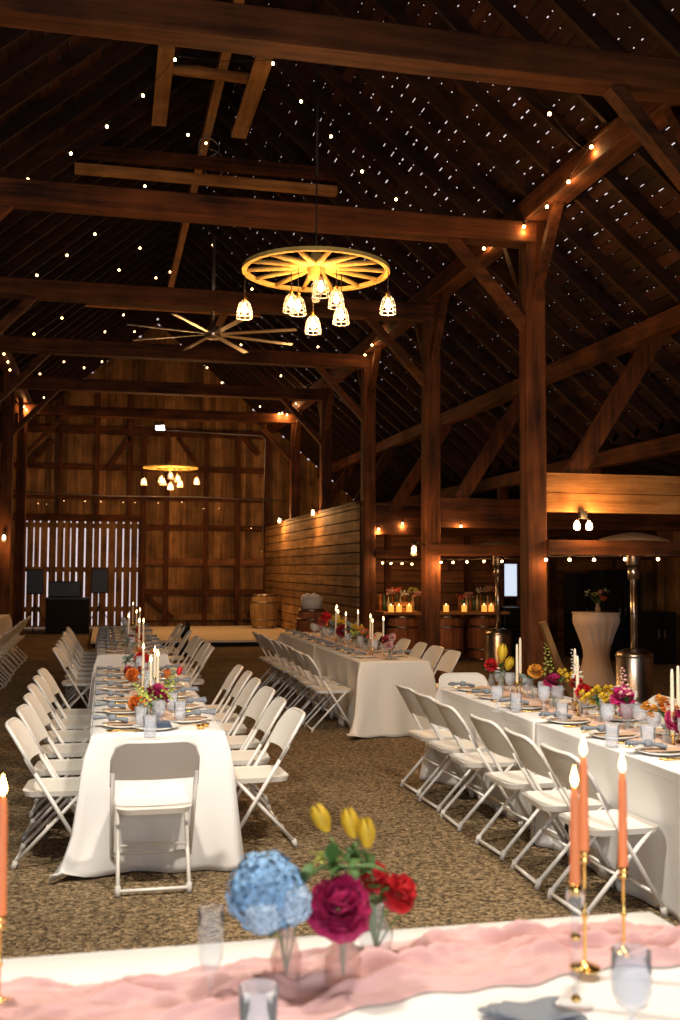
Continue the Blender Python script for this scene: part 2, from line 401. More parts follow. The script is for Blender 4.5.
# frames: posts, tie beams, plates, braces
for k, Y in enumerate(FY):
    vis = k >= 3
    pw = .235
    for X in (XR, XL):
        if X == XL and Y < 12: pass
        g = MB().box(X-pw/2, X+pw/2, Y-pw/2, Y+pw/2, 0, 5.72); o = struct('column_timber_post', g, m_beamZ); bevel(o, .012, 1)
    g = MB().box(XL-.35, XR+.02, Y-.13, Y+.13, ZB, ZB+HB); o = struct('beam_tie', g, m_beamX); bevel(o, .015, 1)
    # knee braces to the tie beam and along the plate
    for X, s in ((XR, -1), (XL, 1)):
        struct('trim_knee_brace', MB().bar((X+s*.08, Y, ZB-.95), (X+s*.98, Y, ZB+.02), .10, .14, (0,1,0)), m_beamX)
        if k < len(FY)-1: struct('trim_knee_brace', MB().bar((X, Y+.08, ZB-.75), (X, Y+.85, ZB+.42), .09, .11, (1,0,0)), m_beamY)
        if k > 0: struct('trim_knee_brace', MB().bar((X, Y-.08, ZB-.65), (X, Y-.80, ZB+.42), .09, .11, (1,0,0)), m_beamY)
for i, p in enumerate(FLOODS):
    t = thing('floodlight', ('left' if i == 0 else 'right')+' floodlight under the tie beam above the foreground table', 'light', p)
    MB().box(-.23,.23,-.17,.17,.012,.07).build('housing', m_blackm, t); MB().box(-.02,.02,-.02,.02,.07,.125).build('bracket', m_blackm, t)
for X in (XR, XL):
    ya = 7.05 if X == XR else YFRONT
    o = struct('beam_plate', MB().box(X-.13, X+.13, ya, YBACK-.02, 5.72, 5.99), m_beamY); bevel(o, .015, 1)
for X in (6.25, 7.42):
    dz = .0 if X < 7 else .15
    struct('beam_purlin', MB().box(X-.09, X+.09, YFRONT, YBACK-.02, roofz(X)-.42-dz, roofz(X)-.2-dz), m_beamY)
for Y in FY[4:]:
    struct('trim_strut', MB().bar((5.20, Y-.02, 2.76), (6.3, Y-.02, roofz(6.25)-.40), .20, .12, (0,1,0)), m_beamZ)
    struct('trim_short_post', MB().box(7.34, 7.50, Y-.08, Y+.08, 2.7, roofz(7.42)-.57), m_beamZ)
# collar tie lit from the chandelier, hay track under the ridge and the two hanging timbers
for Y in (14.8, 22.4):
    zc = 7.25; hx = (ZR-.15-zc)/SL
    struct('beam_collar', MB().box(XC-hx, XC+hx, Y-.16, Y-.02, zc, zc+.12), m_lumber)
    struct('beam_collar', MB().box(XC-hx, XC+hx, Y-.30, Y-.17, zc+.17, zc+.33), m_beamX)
hay = thing('hay_trolley_track', 'timber hay trolley track hung beneath the ridge with a round crosspiece', 'hay track', (0,0,0))
zt = 8.2
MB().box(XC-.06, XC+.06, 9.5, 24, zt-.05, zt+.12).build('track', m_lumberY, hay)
MB().bar((.62,12.24,7.95), (.64,14.45,7.95), .20, .05, (0,0,1)).build('side_timber', m_lumberY, hay)
MB().bar((1.80,12.24,7.95), (1.78,14.6,7.95), .22, .05, (0,0,1)).build('side_timber', m_lumberY, hay)
MB().tube([(.70,12.9,8.0),(1.05,12.9,8.015),(1.4,12.9,8.0),(1.74,12.9,8.0)], [.06,.075,.065,.075], 10).build('crosspiece_log', m_lumber, hay)
g = MB()
for j in range(3):
    c = Vector((1.36+.05*j, 14.6+.2*j, 7.75-.07*j)); a = .5*j
    g.tube([c+Vector((.15*math.cos(t*PI/8+a), .05*math.sin(t*PI/4), .14*math.sin(t*PI/8+a))) for t in range(17)], .007, 5)
g.tube([(1.38,14.4,8.15),(1.40,14.5,8.0),(1.30,14.6,7.88)], .006, 5)
tag(g.build('cable_coil', m_conduit), 'loose pale coil of cable dangling under the ridge timbers', 'cable')

# right hand aisle: loft beams, rails, plank wall, bar wall
YA, YB_, YC = 11.0, 14.8, 18.6
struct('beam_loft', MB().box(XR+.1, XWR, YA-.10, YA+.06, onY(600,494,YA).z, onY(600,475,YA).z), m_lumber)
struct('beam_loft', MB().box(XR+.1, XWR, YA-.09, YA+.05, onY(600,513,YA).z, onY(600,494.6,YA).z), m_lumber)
struct('trim_rail', MB().box(XR+.1, XWR, YA-.20, YA-.08, onY(600,555,YA).z, onY(600,541,YA).z), m_beamX)
struct('beam_loft', MB().box(XR+.1, XWR, YB_-.10, YB_+.06, onY(480,528,YB_).z, onY(480,499,YB_).z), m_beamX)
struct('trim_rail', MB().box(XR-.1, XWR, YB_-.19, YB_-.07, onY(480,556,YB_).z, onY(480,545,YB_).z), m_beamX)
struct('beam_loft', MB().box(XR+.1, XWR, YC-.10, YC+.06, onY(400,535,YC).z, onY(400,512,YC).z), m_beamX)
struct('trim_rail', MB().box(XR+.1, XWR, YC-.19, YC-.07, onY(400,558,YC).z, onY(400,551,YC).z), m_beamX)
# loft joist boards over the aisle behind the bar
struct('beam_loft', MB().box(XR+.1, XWR, 20.2, 20.4, 2.72, 2.95), m_beamX)
# plank wall on the post line from the third post to the back wall
R = random.Random(8); z = 0; 
pwl = MB()
while z < 2.88:
    h = R.uniform(.17, .23)
    y = YC+.14
    while y < YBACK-.05:
        y1 = min(YBACK-.05, y+R.uniform(6, 12)); pwl.box(XR-.165-R.random()*.014, XR-.12, y, y1-.006, z, min(2.93, z+h-.022)); y = y1
    z += h
struct('wall_stage_side', pwl, m_plank)
struct('wall_stage_backing', MB().box(XR-.12, XR-.10, YC+.14, YBACK-.05, 0, 2.93), m_dark)
struct('trim_wall_cap', MB().box(XR-.2, XR-.08, YC+.14, YBACK-.05, 2.93, 2.98), m_beamY)
# bar wall of level boards with a small window
YW = 20.3; WX0, WX1, WZ0, WZ1 = onY(504,580,YW).x, onY(517,580,YW).x, onY(510,596,YW).z, onY(510,564,YW).z
g = MB(); z = 0; R = random.Random(9)
while z < 3.0:
    h = R.uniform(.2, .3); z1 = z+h-.018
    def seg(xa, xb):
        x = xa
        while x < xb-.01:
            x1 = min(xb, x+R.uniform(1.5, 3)); g.box(x, x1-.004, YW, YW+.03+R.random()*.01, z, z1); x = x1
    if z1 < WZ0 or z > WZ1: seg(XR-.1, XWR)
    else: seg(XR-.1, WX0); seg(WX1, XWR)
    z += h
struct('wall_bar', g, m_plankX)
for X in (5.6, 7.3, 9.2): struct('trim_stud', MB().box(X-.06, X+.06, YW-.10, YW-.001, 0, 2.72), m_beamZ)
win = MB(); t = .05
win.box(WX0-t, WX0, YW-.03, YW+.04, WZ0-t, WZ1+t).box(WX1, WX1+t, YW-.03, YW+.04, WZ0-t, WZ1+t).box(WX0, WX1, YW-.03, YW+.04, WZ0-t, WZ0).box(WX0, WX1, YW-.03, YW+.04, WZ1, WZ1+t)
struct('window_1', win, m_beamZ)
pn = struct('window_1_pane', MB().box(WX0, WX1, YW+.01, YW+.014, WZ0, WZ1), emit('daylight_glow_pane', (.72,.84,1), .9))
# no sky lies behind the window; the pane's own glow stands in for daylight

# stage
SX0, SX1 = -.25, XR-.17
stg = thing('stage', 'low cream topped stage platform before the back wall', 'stage', (0,0,0))
MB().box(SX0, SX1, 22.8, 28.4, .10, .15).build('stage_deck', plain('stage_ply', (.88,.76,.56), .6, noise=.15, nscale=3), stg)
MB().box(SX0+.05, SX1-.02, 22.86, 28.35, 0, .10).build('stage_base', m_black, stg)

# ------------------------------------------------------------------ folding chair
def rounded(w, h, r, n=5, top_only=False):
    pts = []
    cs = [(w/2-r, h-r, 0), (-w/2+r, h-r, PI/2)] + ([] if top_only else [(-w/2+r, r, PI), (w/2-r, r, 1.5*PI)])
    for cx, cy, a0 in cs:
        for i in range(n+1):
            a = a0+PI/2*i/n; pts.append((cx+r*math.cos(a), cy+r*math.sin(a)))
    if top_only: pts += [(-w/2, 0), (w/2, 0)]
    return pts
def make_chair():
    t = thing('folding_chair', 'chair', 'chair')
    # rails run from the back top down through the seat to the front feet
    bt, ff = Vector((0,-.24,.76)), Vector((0,.19,.012)); d = (ff-bt)
    hw = .215
    for s in (-1, 1):
        g = MB(); g.tube([(s*(hw+.006), -.178, .63), (s*hw, ff.y, .03)], .0125, 8); g.build('side_rail', m_chair_m, t)
        g = MB(); g.tube([(s*.185, .14, .425), (s*.185, -.235, .03)], .0115, 8); g.build('rear_leg', m_chair_m, t)
        MB().tube([(s*hw, ff.y-.012, .05), (s*hw, ff.y, .0)], .017, 8).build('foot_cap', m_cap, t)
        MB().tube([(s*.185, -.222, .05), (s*.185, -.24, .0)], .016, 8).build('foot_cap', m_cap, t)
    MB().tube([(-hw, .125, .125), (hw, .125, .125)], .009, 6).build('front_stretcher', m_chair_m, t)
    MB().tube([(-.185, -.232, .026), (.185, -.232, .026)], .011, 6).build('rear_floor_bar', m_chair_m, t)
    MB().tube([(-.185, -.06, .215), (.185, -.06, .215)], .008, 6).build('rear_stretcher', m_chair_m, t)
    # seat
    pts = rounded(.40, .40, .07, 4); g = MB(); n = len(pts)
    def zz(x, y): return .437 - .010*math.cos(x*7)*math.cos((y-.2)*6)
    top = [(x, y-.20, zz(x, y)) for x, y in pts]; bot = [(x*.95, (y-.2)*.95, .405) for x, y in pts]
    ins = [(x*.8, (y-.2)*.8, zz(x, y)-.006) for x, y in pts]
    g.add(top+bot+ins, [(i, (i+1) % n, 2*n+(i+1) % n, 2*n+i) for i in range(n)] + [tuple(range(2*n, 3*n))] +
          [(n+i, n+(i+1) % n, (i+1) % n, i) for i in range(n)] + [tuple(range(n, 2*n))[::-1]], False)
    g.build('seat', m_chair, t)
    # curved back panel with rounded upper corners
    W, H = .44, .215; pts = rounded(W, H, .085, 6, True); g = MB(); n = len(pts)
    def bp(x, h, off):
        z = .585+h; y = -.145-(z-.60)*.565 - .035*(1-(x/(W/2))**2) + off
        return (x, y, z*.985+.01)
    # build as columns for a smooth curve
    nx = 14; nz = 5; vs = []
    def lim(x):
        ax = abs(x); r = .085
        return H if ax < W/2-r else H-r+math.sqrt(max(0, r*r-(ax-(W/2-r))**2))
    for off in (0, -.020):
        for i in range(nx+1):
            x = -W/2+W*i/nx; hh = lim(x)
            for j in range(nz+1): vs.append(bp(x, hh*j/nz, off))
    fs = []; K = (nx+1)*(nz+1)
    for i in range(nx):
        for j in range(nz):
            a = i*(nz+1)+j; b = a+nz+1; fs.append((a, a+1, b+1, b)); fs.append((K+a, K+b, K+b+1, K+a+1))
    for i in range(nx):
        a = i*(nz+1); b = a+nz+1; fs.append((a, b, K+b, K+a)); a += nz; b += nz; fs.append((a, K+a, K+b, b))
    for j in range(nz):
        fs.append((j, K+j, K+j+1, j+1)); a = nx*(nz+1)+j; fs.append((a, a+1, K+a+1, K+a))
    g.add(vs, fs, True); o = g.build('backrest', m_chair, t)
    m = o.modifiers.new('e', 'EDGE_SPLIT')
    path = [(-W/2-.004, -.04)]+[(-W/2-.004, lim(-W/2)*.9)]
    for i in range(25):
        x = -W/2+W*i/24; path.append((x, lim(x)+.004 if 0 < i < 24 else lim(x)))
    path += [(W/2+.004, lim(W/2)*.9), (W/2+.004, -.04)]
    MB().tube([bp(x, h, -.012) for x, h in path], .0115, 8).build('back_frame', m_chair_m, t)
    return t
chair0 = make_chair()
def chair(x, y, rz, label, group): return place(chair0, USED, (x, y, 0), rz, label, group)

# ------------------------------------------------------------------ banquet tables under floor length cloths
def fold_table(label, cx, cy, lx, ly):
    t = thing('folding_table', label, 'table', (cx, cy, 0))
    o = MB().box(-lx/2+.01, lx/2-.01, -ly/2+.01, ly/2-.01, .71, .748).build('tabletop', m_chair, t)
    for sx in (-1, 1):
        for sy in (-1, 1):
            MB().tube([(sx*(lx/2-.10), sy*(ly/2-.22), .71), (sx*(lx/2-.10), sy*(ly/2-.22), 0)], .014, 8).build('leg', m_blackm, t)
    return t
def cloth(label, x0, x1, y0, y1, mat, seed, zt=.76, tuck=(0,0,0,0), flare=(0,0,0,0), puddle=None, drop=1.0, group=None, step=.03, quiet=()):
    """draped cloth; per side (y0 side, x1 side, y1 side, x0 side) inward tuck from chairs and outward flare; puddle = {corner: length}"""
    R = random.Random(seed); ph = [R.uniform(0, 6.28) for _ in range(8)]
    per = []      # perimeter samples (x, y, nx, ny, side, corner closeness, corner id)
    def side(ax, ay, bx, by, nx, ny, sid, c0, c1):
        L = math.hypot(bx-ax, by-ay); n = max(4, int(L/step))
        for i in range(n+1):
            t = i/n; dd = min(t*L, (1-t)*L); cid = c0 if t < .5 else c1
            c = max(0, 1-dd/.26)**2
            # normals swing to the diagonal close to the corner
            per.append((ax+(bx-ax)*t, ay+(by-ay)*t, nx, ny, sid, c, cid, t*L))
    side(x0, y0, x1, y0, 0, -1, 0, 0, 1); side(x1, y0, x1, y1, 1, 0, 1, 1, 2); side(x1, y1, x0, y1, 0, 1, 2, 2, 3); side(x0, y1, x0, y0, -1, 0, 3, 3, 0)
    cd = {0: (-.71,-.71), 1: (.71,-.71), 2: (.71,.71), 3: (-.71,.71)}
    P = len(per); rows = [0, .012, .05, .14, .26, .4, .55, .7, .85, .95, 1.0]
    vs = []; H = (zt-.006)*drop
    for r_, t in enumerate(rows):
        for (x, y, nx, ny, sid, c, cid, l) in per:
            f = abs(math.sin(l*6.5+ph[sid]+.5*t))**.6*.9-.5+math.sin(l*23+ph[sid+4]-t)*.30*t+math.sin(l*5.2+ph[(sid+2) % 8])*.45
            cx_, cy_ = cd[cid]; e = t**1.15
            f = f*(.15 if sid in quiet else 1)+c*1.1*math.sin(l*44+ph[sid]+2*t)*t
            off = flare[sid]*e*(0 if sid in quiet else 1) + ((.036 if sid in (1, 3) else .052)*f*min(1, t*1.6)) + (.004 if sid in quiet else .010)
            if tuck[sid]: off -= tuck[sid]*math.sin(min(1, t*1.9)*PI/2)*(1-c)
            coff = c*(.05+.13*e)*min(1, t*6)*(.1 if (cid in (0, 1) and 0 in quiet) or (cid in (2, 3) and 2 in quiet) else 1)
            px = x+nx*off*(1-c*.6)+cx_*coff*.9; py = y+ny*off*(1-c*.6)+cy_*coff*.9
            # sharp pleats either side of a corner
            if c > .02: px += -ny*0; 
            z = zt - H*t
            if puddle and cid in puddle and t > .8 and c > 0:
                q = (t-.8)/.2; cc = min(1, c*1.8)*(.92+.08*math.sin(l*40)); px += cx_*puddle[cid]*q*cc; py += cy_*puddle[cid]*q*cc*.8; z = max(.012+.06*c*(.5+.5*math.sin(q*7+l*30)), z)
            vs.append((px, py, max(.004, z)))
    fs = []
    for r_ in range(len(rows)-1):
        for i in range(P):
            a, b = r_*P+i, r_*P+(i+1) % P; fs.append((a, a+P, b+P, b))
    g = MB(); g.add(vs, fs, True)
    # top sheet grid so that creases can show
    nx = max(3, int((x1-x0)/.12)); ny = max(3, int((y1-y0)/.12))
    g.grid(lambda u, v: (x0+(x1-x0)*u, y0+(y1-y0)*v, zt+.0012*math.sin(u*9+v*31+seed)), nx+1, ny+1)
    o = g.build('tablecloth', mat); tag(o, label, 'tablecloth', group); solid(o, .003, -1)
    return o

# ------------------------------------------------------------------ table ware
def make_plate():
    o = MB().lathe([(.001,.004),(.07,.004),(.085,.006),(.128,.016),(.138,.020),(.139,.017),(.09,.001),(.06,0),(.001,0)], n=28).build('dinner_plate', m_plate)
    return tag(o, 'plate', 'plate')
plate0 = make_plate()
def make_card():
    g = MB().box(-.055, .055, -.115, .115, 0, .0025); return tag(g.build('menu_card', m_card), 'card', 'menu card')
card0 = make_card()
def make_napkin(mat, name='napkin'):
    "knotted napkin: a gathered knot and two tails, one falling over the table edge (edge is towards -x)"
    t = thing(name, 'napkin', 'napkin')
    g = MB()
    def tail(x0, x1, w0, w1, z0, z1, drop):
        def f(u, v):
            x = x0+(x1-x0)*v; w_ = w0+(w1-w0)*v; y = (u-.5)*w_
            z = z0+(z1-z0)*v+.010*math.sin(u*PI*5)*(.4+v) - drop*max(0, v-.55)**1.2
            return (x, y, z)
        g.grid(f, 12, 9)
    tail(.01, .09, .03, .07, .030, .012, 0)
    o = g.build('tail', mat, t); solid(o, .003)
    g = MB(); 
    def f2(u, v):
        x = -.01-.10*v; y = (u-.5)*(.03+.06*v)
        return (x, y, .030+.012*math.sin(u*PI*4)*(.3+v)+.004)
    g.grid(f2, 10, 8); o = g.build('tail', mat, t); solid(o, .003)
    MB().lathe([(.001,-.02),(.018,-.018),(.026,-.006),(.027,.006),(.017,.019),(.001,.021)], (0,0,.030), 10).build('knot', mat, t)
    return t
napkin0 = make_napkin(m_napkin)
def make_fork():
    g = MB(); g.tube([(0,-.10,.004),(0,-.03,.005),(0,.03,.006)], [.0045,.003,.003], 6); g.box(-.010,.010,.03,.05,.004,.007)
    for k in (-1,0,1): g.box(k*.0075-.0018, k*.0075+.0018, .05, .09, .004, .0065)
    return tag(g.build('gold_fork', m_gold), 'fork', 'fork')
def make_knife():
    g = MB(); g.tube([(0,-.11,.004),(0,-.02,.005)], [.005,.004], 6); g.box(-.008,.008,-.02,.10,.003,.006)
    return tag(g.build('gold_knife', m_gold), 'knife', 'knife')
def make_spoon():
    g = MB(); g.tube([(0,-.10,.004),(0,.04,.005)], [.0045,.003], 6)
    g.lathe([(.001,.002),(.015,.004),(.020,.009),(.001,.0045)], (0,.06,0), 12); return tag(g.build('gold_spoon', m_gold), 'spoon', 'spoon')
fork0, knife0, spoon0 = make_fork(), make_knife(), make_spoon()
def goblet(mat, h=.165, r=.042):
    t = thing('water_goblet', 'goblet', 'glass')
    MB().lathe([(.034,.0),(.034,.004),(.006,.010),(.005,.03),(.010,.042),(.005,.054),(.006,.066)], n=18, cap=False).build('stem_and_foot', mat, t)
    MB().lathe([(.006,.064),(r*.75,.08),(r*.98,.105),(r,.13),(r*.97,h),(r*.93,h),(r*.94,.13),(r*.9,.107),(r*.65,.086),(.002,.073)], n=20).build('bowl', mat, t)
    return t
goblet0 = goblet(m_smoke)
def tumbler(mat):
    o = MB().lathe([(.001,0),(.030,0),(.034,.01),(.040,.12),(.038,.12),(.031,.014),(.001,.010)], n=20).build('glass_tumbler', mat)
    return tag(o, 'tumbler', 'glass')
tumbler0 = tumbler(m_smoke)

def p1(proto, loc, rz, label, group): return place(proto, USED, loc, rz, label, group)
def setting(px, py, face, where, k, tbl, with_glass=True, tailin=False):
    """a place setting; face = rotation that turns local -x to the table edge; where/k name the seat"""
    c, s = math.cos(face), math.sin(face)
    def W(lx, ly): return (px+lx*c-ly*s, py+lx*s+ly*c)
    z = .763; seat = f'{ORD[k]} seat from near end, {where} of the {tbl}'
    gr = f'on the {tbl}'
    x, y = W(0, 0); p1(plate0, (x, y, z), 0, f'white plate at {seat}', 'white plates '+gr)
    x, y = W(.01, 0); p1(card0, (x, y, z+.0185), face+PI/2, f'tan card at {seat}', 'menu cards '+gr)
    x, y = W(-.075, .0); p1(napkin0, (x, y, z+.022), face+.15*((k % 3)-1), f'blue napkin at {seat}', 'knotted napkins '+gr)
    x, y = W(0, .19); p1(fork0, (x, y, z), face-PI/2, f'gold fork at {seat}', 'gold cutlery '+gr)
    x, y = W(0, -.17); p1(knife0, (x, y, z), face-PI/2, f'gold knife at {seat}', 'gold cutlery '+gr)
    x, y = W(0, -.20); p1(spoon0, (x, y, z), face-PI/2, f'gold spoon at {seat}', 'gold cutlery '+gr)
    if with_glass:
        x, y = W(.19, -.13 + .02*(k % 2)); p1(goblet0, (x, y, z-.001), 0, f'grey goblet at {seat}', 'smoke grey goblets '+gr)

# ------------------------------------------------------------------ candles
def flame_mb(c, s=1.0):
    return MB().lathe([(.001,0),(.0055*s,.006*s),(.007*s,.013*s),(.0045*s,.024*s),(.0018*s,.034*s),(.0005,.040*s)], c, 10)
def taper(loc, h, label, lit=True, wax=None, r=.0105, group=None):
    t = thing('taper_candle', label, 'candle', loc, 0, group)
    MB().lathe([(r*.9,0),(r,.02),(r*.8,h*.9),(r*.5,h),(.001,h+.002)], n=12).build('wax', wax or m_wax, t)
    MB().tube([(0,0,h),(0,.001,h+.010)], .0012, 5).build('wick', m_black, t)
    if lit: flame_mb((0,0,h+.003), 1.15).build('flame', m_flame, t)
    return t
def holder(loc, h, label, mat=None, group=None):
    mat = mat or m_gold
    t = thing('candle_holder', label, 'candle holder', loc, 0, group)
    MB().lathe([(.001,0),(.036,0),(.036,.004),(.012,.010),(.004,.018)], n=18).build('base', mat, t)
    MB().lathe([(.004,.016),(.004,h*.4),(.009,h*.45),(.004,h*.5),(.0035,h-.03),(.008,h-.028)], n=12).build('stem', mat, t)
    MB().lathe([(.006,h-.03),(.017,h-.024),(.009,h-.018),(.012,h-.012),(.014,h),(.011,h),(.009,h-.014)], n=14).build('cup', mat, t)
    return t

# ------------------------------------------------------------------ flowers
def petal_ball(r, n, seed, open_=.55, cup=.5):
    R = random.Random(seed); g = MB(); ga = PI*(3-math.sqrt(5))
    for i in range(n):
        zc = 1-(i+.5)/n*1.55; rr = math.sqrt(max(0, 1-zc*zc)); a = i*ga
        d = Vector((rr*math.cos(a), rr*math.sin(a), zc)).normalized()
        up = (Vector((0,0,1)) - d*d.z); up = up.normalized() if up.length > .05 else Vector((1,0,0))
        sd = d.cross(up); k = .45+.55*(i/n); w_ = r*(.42+.30*(i/n)); base = d*r*k*.45; tip = d*r*(.75+.25*k)+up*r*(.35-.5*(i/n))
        rr2 = R.uniform(.88, 1.12)
        def f(u, v):
            s = (u-.5)*2; wv = w_*math.sin(PI*(.12+.72*v))
            p = base.lerp(tip*rr2, v)+sd*s*wv - d*(s*s)*w_*cup*.5 + d*w_*.25*math.sin(v*PI) + d*(.04*r*math.sin(s*7+i))*v
            return p
        g.grid(f, 5, 5)
    return g
def hydrangea(r, seed):
    R = random.Random(seed); g = MB(); n = 170; g.ball((0,0,0), r*.80, 14, 9); ga = PI*(3-math.sqrt(5))
    for i in range(n):
        zc = 1-(i+.5)/n*1.75; rr = math.sqrt(max(0, 1-zc*zc)); a = i*ga
        d = Vector((rr*math.cos(a), rr*math.sin(a), zc)); c = d*r*R.uniform(.86, 1.06); t1 = d.orthogonal().normalized(); t2 = d.cross(t1); a0 = R.uniform(0, 6)
        for k in range(4):
            b = a0+k*PI/2; e = (t1*math.cos(b)+t2*math.sin(b)); e2 = d.cross(e); s = r*.17
            g.add([c, c+e*s*.55+e2*s*.5+d*.003, c+e*s*1.1+d*.001, c+e*s*.55-e2*s*.5+d*.003], [(0,1,2,3)])
    return g
def tulip(r, h):
    g = MB()
    for k in range(6):
        a = k*PI/3; rr = r*(1 if k % 2 else .88)
        def f(u, v):
            s = (u-.5)*1.25*math.sin(PI*(.15+.78*v)); q = rr*(math.sin(PI*(.10+.72*v)))
            return (q*math.cos(a+s), q*math.sin(a+s), h*v*(1-.10*abs(u-.5)))
        g.grid(f, 5, 6)
    return g
def spike(h, r, seed):
    R = random.Random(seed); g = MB(); n = 26
    for i in range(n):
        t = i/n; a = i*2.4; rr = r*(1-t*.75); c = Vector((rr*math.cos(a), rr*math.sin(a), h*t)); s = r*.62*(1-t*.65)
        for k in range(4):
            b = a+k*PI/2+R.random(); e = Vector((math.cos(b), math.sin(b), .5)).normalized()*s; e2 = Vector((-math.sin(b), math.cos(b), 0))*s*.5
            g.add([c, c+e*.5+e2, c+e, c+e*.5-e2], [(0,1,2,3)])
        g.ball(c, s*.35, 5, 3)
    return g
def daisybunch(r, seed):
    R = random.Random(seed); g = MB()
    for i in range(14):
        c = Vector((R.uniform(-r,r), R.uniform(-r,r), R.uniform(-r*.6, r*.6)))
        b = petal_ball(r*.35, 9, seed+i); g.add([c+v for v in b.v], b.f, True)
    return g
def leafcluster(r, seed, n=7):
    R = random.Random(seed); g = MB()
    for i in range(n):
        a = R.uniform(0, 6.28); el = R.uniform(-.3, 1.0); d = Vector((math.cos(a)*math.cos(el), math.sin(a)*math.cos(el), math.sin(el))); sd = d.cross(Vector((0,0,1))).normalized(); L = r*R.uniform(.7, 1.15)
        nrm = sd.cross(d)
        g.grid(lambda u, v: d*L*v + sd*(u-.5)*L*.42*math.sin(PI*(.04+.94*v)) + nrm*(L*.12*math.sin(PI*v)+abs(u-.5)*L*.15), 3, 6)
    return g
FPROTO = {}
def bloom_mesh(kind, col):
    key = (kind, col)
    if key not in FPROTO:
        sd = len(FPROTO)+3
        mb = {'peony': lambda: petal_ball(.06, 46, sd), 'rose': lambda: petal_ball(.036, 30, sd), 'hydrangea': lambda: hydrangea(.075, sd),
              'tulip': lambda: tulip(.021, .068), 'spike': lambda: spike(.17, .026, sd), 'bunch': lambda: daisybunch(.05, sd), 'sprig': lambda: leafcluster(.10, sd, 12)}[kind]()
        me = bpy.data.meshes.new('bloom'); me.from_pydata([tuple(p) for p in mb.v], [], mb.f); me.polygons.foreach_set('use_smooth', mb.s)
        me.materials.append(m_f[col]); FPROTO[key] = me
    return FPROTO[key]
LEAFME = {}
FNAME = dict(peony='peony', rose='rose', hydrangea='hydrangea', tulip='tulip', spike='snapdragon', bunch='wildflower', sprig='eucalyptus_sprig')
CNAME = dict(magenta='magenta', hotpink='hot pink', red='red', darkred='deep red', orange='orange', amber='amber orange', yellow='yellow', blue='blue', paleblue='pale blue', pink='soft pink',
             white='cream', lime='lime green', purple='dark purple', coral='coral', sage='grey green')
def flower(kind, col, base, head, label, scale=1.0, group=None, leaves=True):
    base, head = Vector(base), Vector(head)
    t = thing(FNAME[kind], label, 'flower' if kind != 'sprig' else 'foliage', base, 0, group)
    h = head-base; b = bpy.data.objects.new('bloom' if kind != 'sprig' else 'leaves', bloom_mesh(kind, col)); COL.objects.link(b); b.parent = t; b.location = h; b.scale = (scale,)*3
    d = Vector((h.x*.5, h.y*.5, max(.05, h.z))).normalized()
    tilt = Vector((h.x*1.2, h.y*1.2-.10*(kind in ('peony','rose','hydrangea')), max(.08, h.z))).normalized()
    b.rotation_mode = 'QUATERNION'; b.rotation_quaternion = Vector((0,0,1)).rotation_difference(tilt)
    mid = Vector((h.x*.25, h.y*.25, h.z*.55))
    MB().tube([(0,0,0), mid*.5, mid, h*.96], .0026, 6).build('stem', m_stem, t)
    if leaves and h.z > .05:
        k = int(abs(head.x*100+head.y*37)) % 4
        if k not in LEAFME:
            mb = leafcluster(.055, 40+k, 5); me = bpy.data.meshes.new('leaf'); me.from_pydata([tuple(p) for p in mb.v], [], mb.f); me.polygons.foreach_set('use_smooth', mb.s); me.materials.append(m_leaf); LEAFME[k] = me
        l = bpy.data.objects.new('leaf', LEAFME[k]); COL.objects.link(l); l.parent = t; l.location = mid*.55+h*.45; l.rotation_euler = (0,0,head.x*40); l.scale = (max(.7, min(1.3, scale)),)*3
    return t
def vase_mb(h=.11, r=.032, neck=.018):
    return MB().lathe([(.001,.0),(r*.9,0),(r,.008),(r*1.02,h*.45),(neck,h*.72),(neck*.95,h*.9),(neck*1.15,h),(neck*1.0,h),(neck*.8,h*.88),(neck*.85,h*.72),(r*.9,h*.45),(r*.86,.014),(.001,.010)], n=18)
def make_vase(mat, h=.11, r=.032, neck=.018, name='bud_vase'): return tag(vase_mb(h, r, neck).build(name, mat), 'vase', 'vase')
vase0 = make_vase(m_glass); 

# ------------------------------------------------------------------ tables, cloths, chairs, settings
def table_run(name, x0, x1, segs, mat, left_ys, right_ys, tuckL, tuckR, seed, ends=None, settings=True, set_left=None, set_right=None, puddles=None, chx=(.17, .24)):
    for i, (a, b) in enumerate(segs):
        nm = f'{ORD[i]} table section of the {name}'
        fold_table(f'white folding banquet table under cloth, {nm}', (x0+x1)/2, (a+b)/2, x1-x0, b-a)
        cloth(f'white tablecloth to the ground on the {nm}', x0, x1, a, b, mat, seed+i, tuck=(0, tuckR, 0, tuckL), flare=(.05, .0, .02, .0), puddle=(puddles or {}).get(i), group=None, quiet=((2,) if i < len(segs)-1 else ())+((0,) if i else ()))
    for k, y in enumerate(left_ys):
        chair(x0-chx[0]+rnd.uniform(-.02,.02), y, -PI/2+rnd.uniform(-.07,.07), f'white folding chair, {ORD[k]} from near end, left side of the {name}', 'folding chairs at the '+name)
    for k, y in enumerate(right_ys):
        chair(x1+chx[1]+rnd.uniform(-.02,.02), y, PI/2+rnd.uniform(-.07,.07), f'white folding chair, {ORD[k]} from near end, right side of the {name}', 'folding chairs at the '+name)
    if settings:
        for k, y in enumerate(set_left or left_ys): setting(x0+.19, y, 0, 'left side', k, name)
        for k, y in enumerate(set_right or right_ys): setting(x1-.19, y, PI, 'right side', k, name)

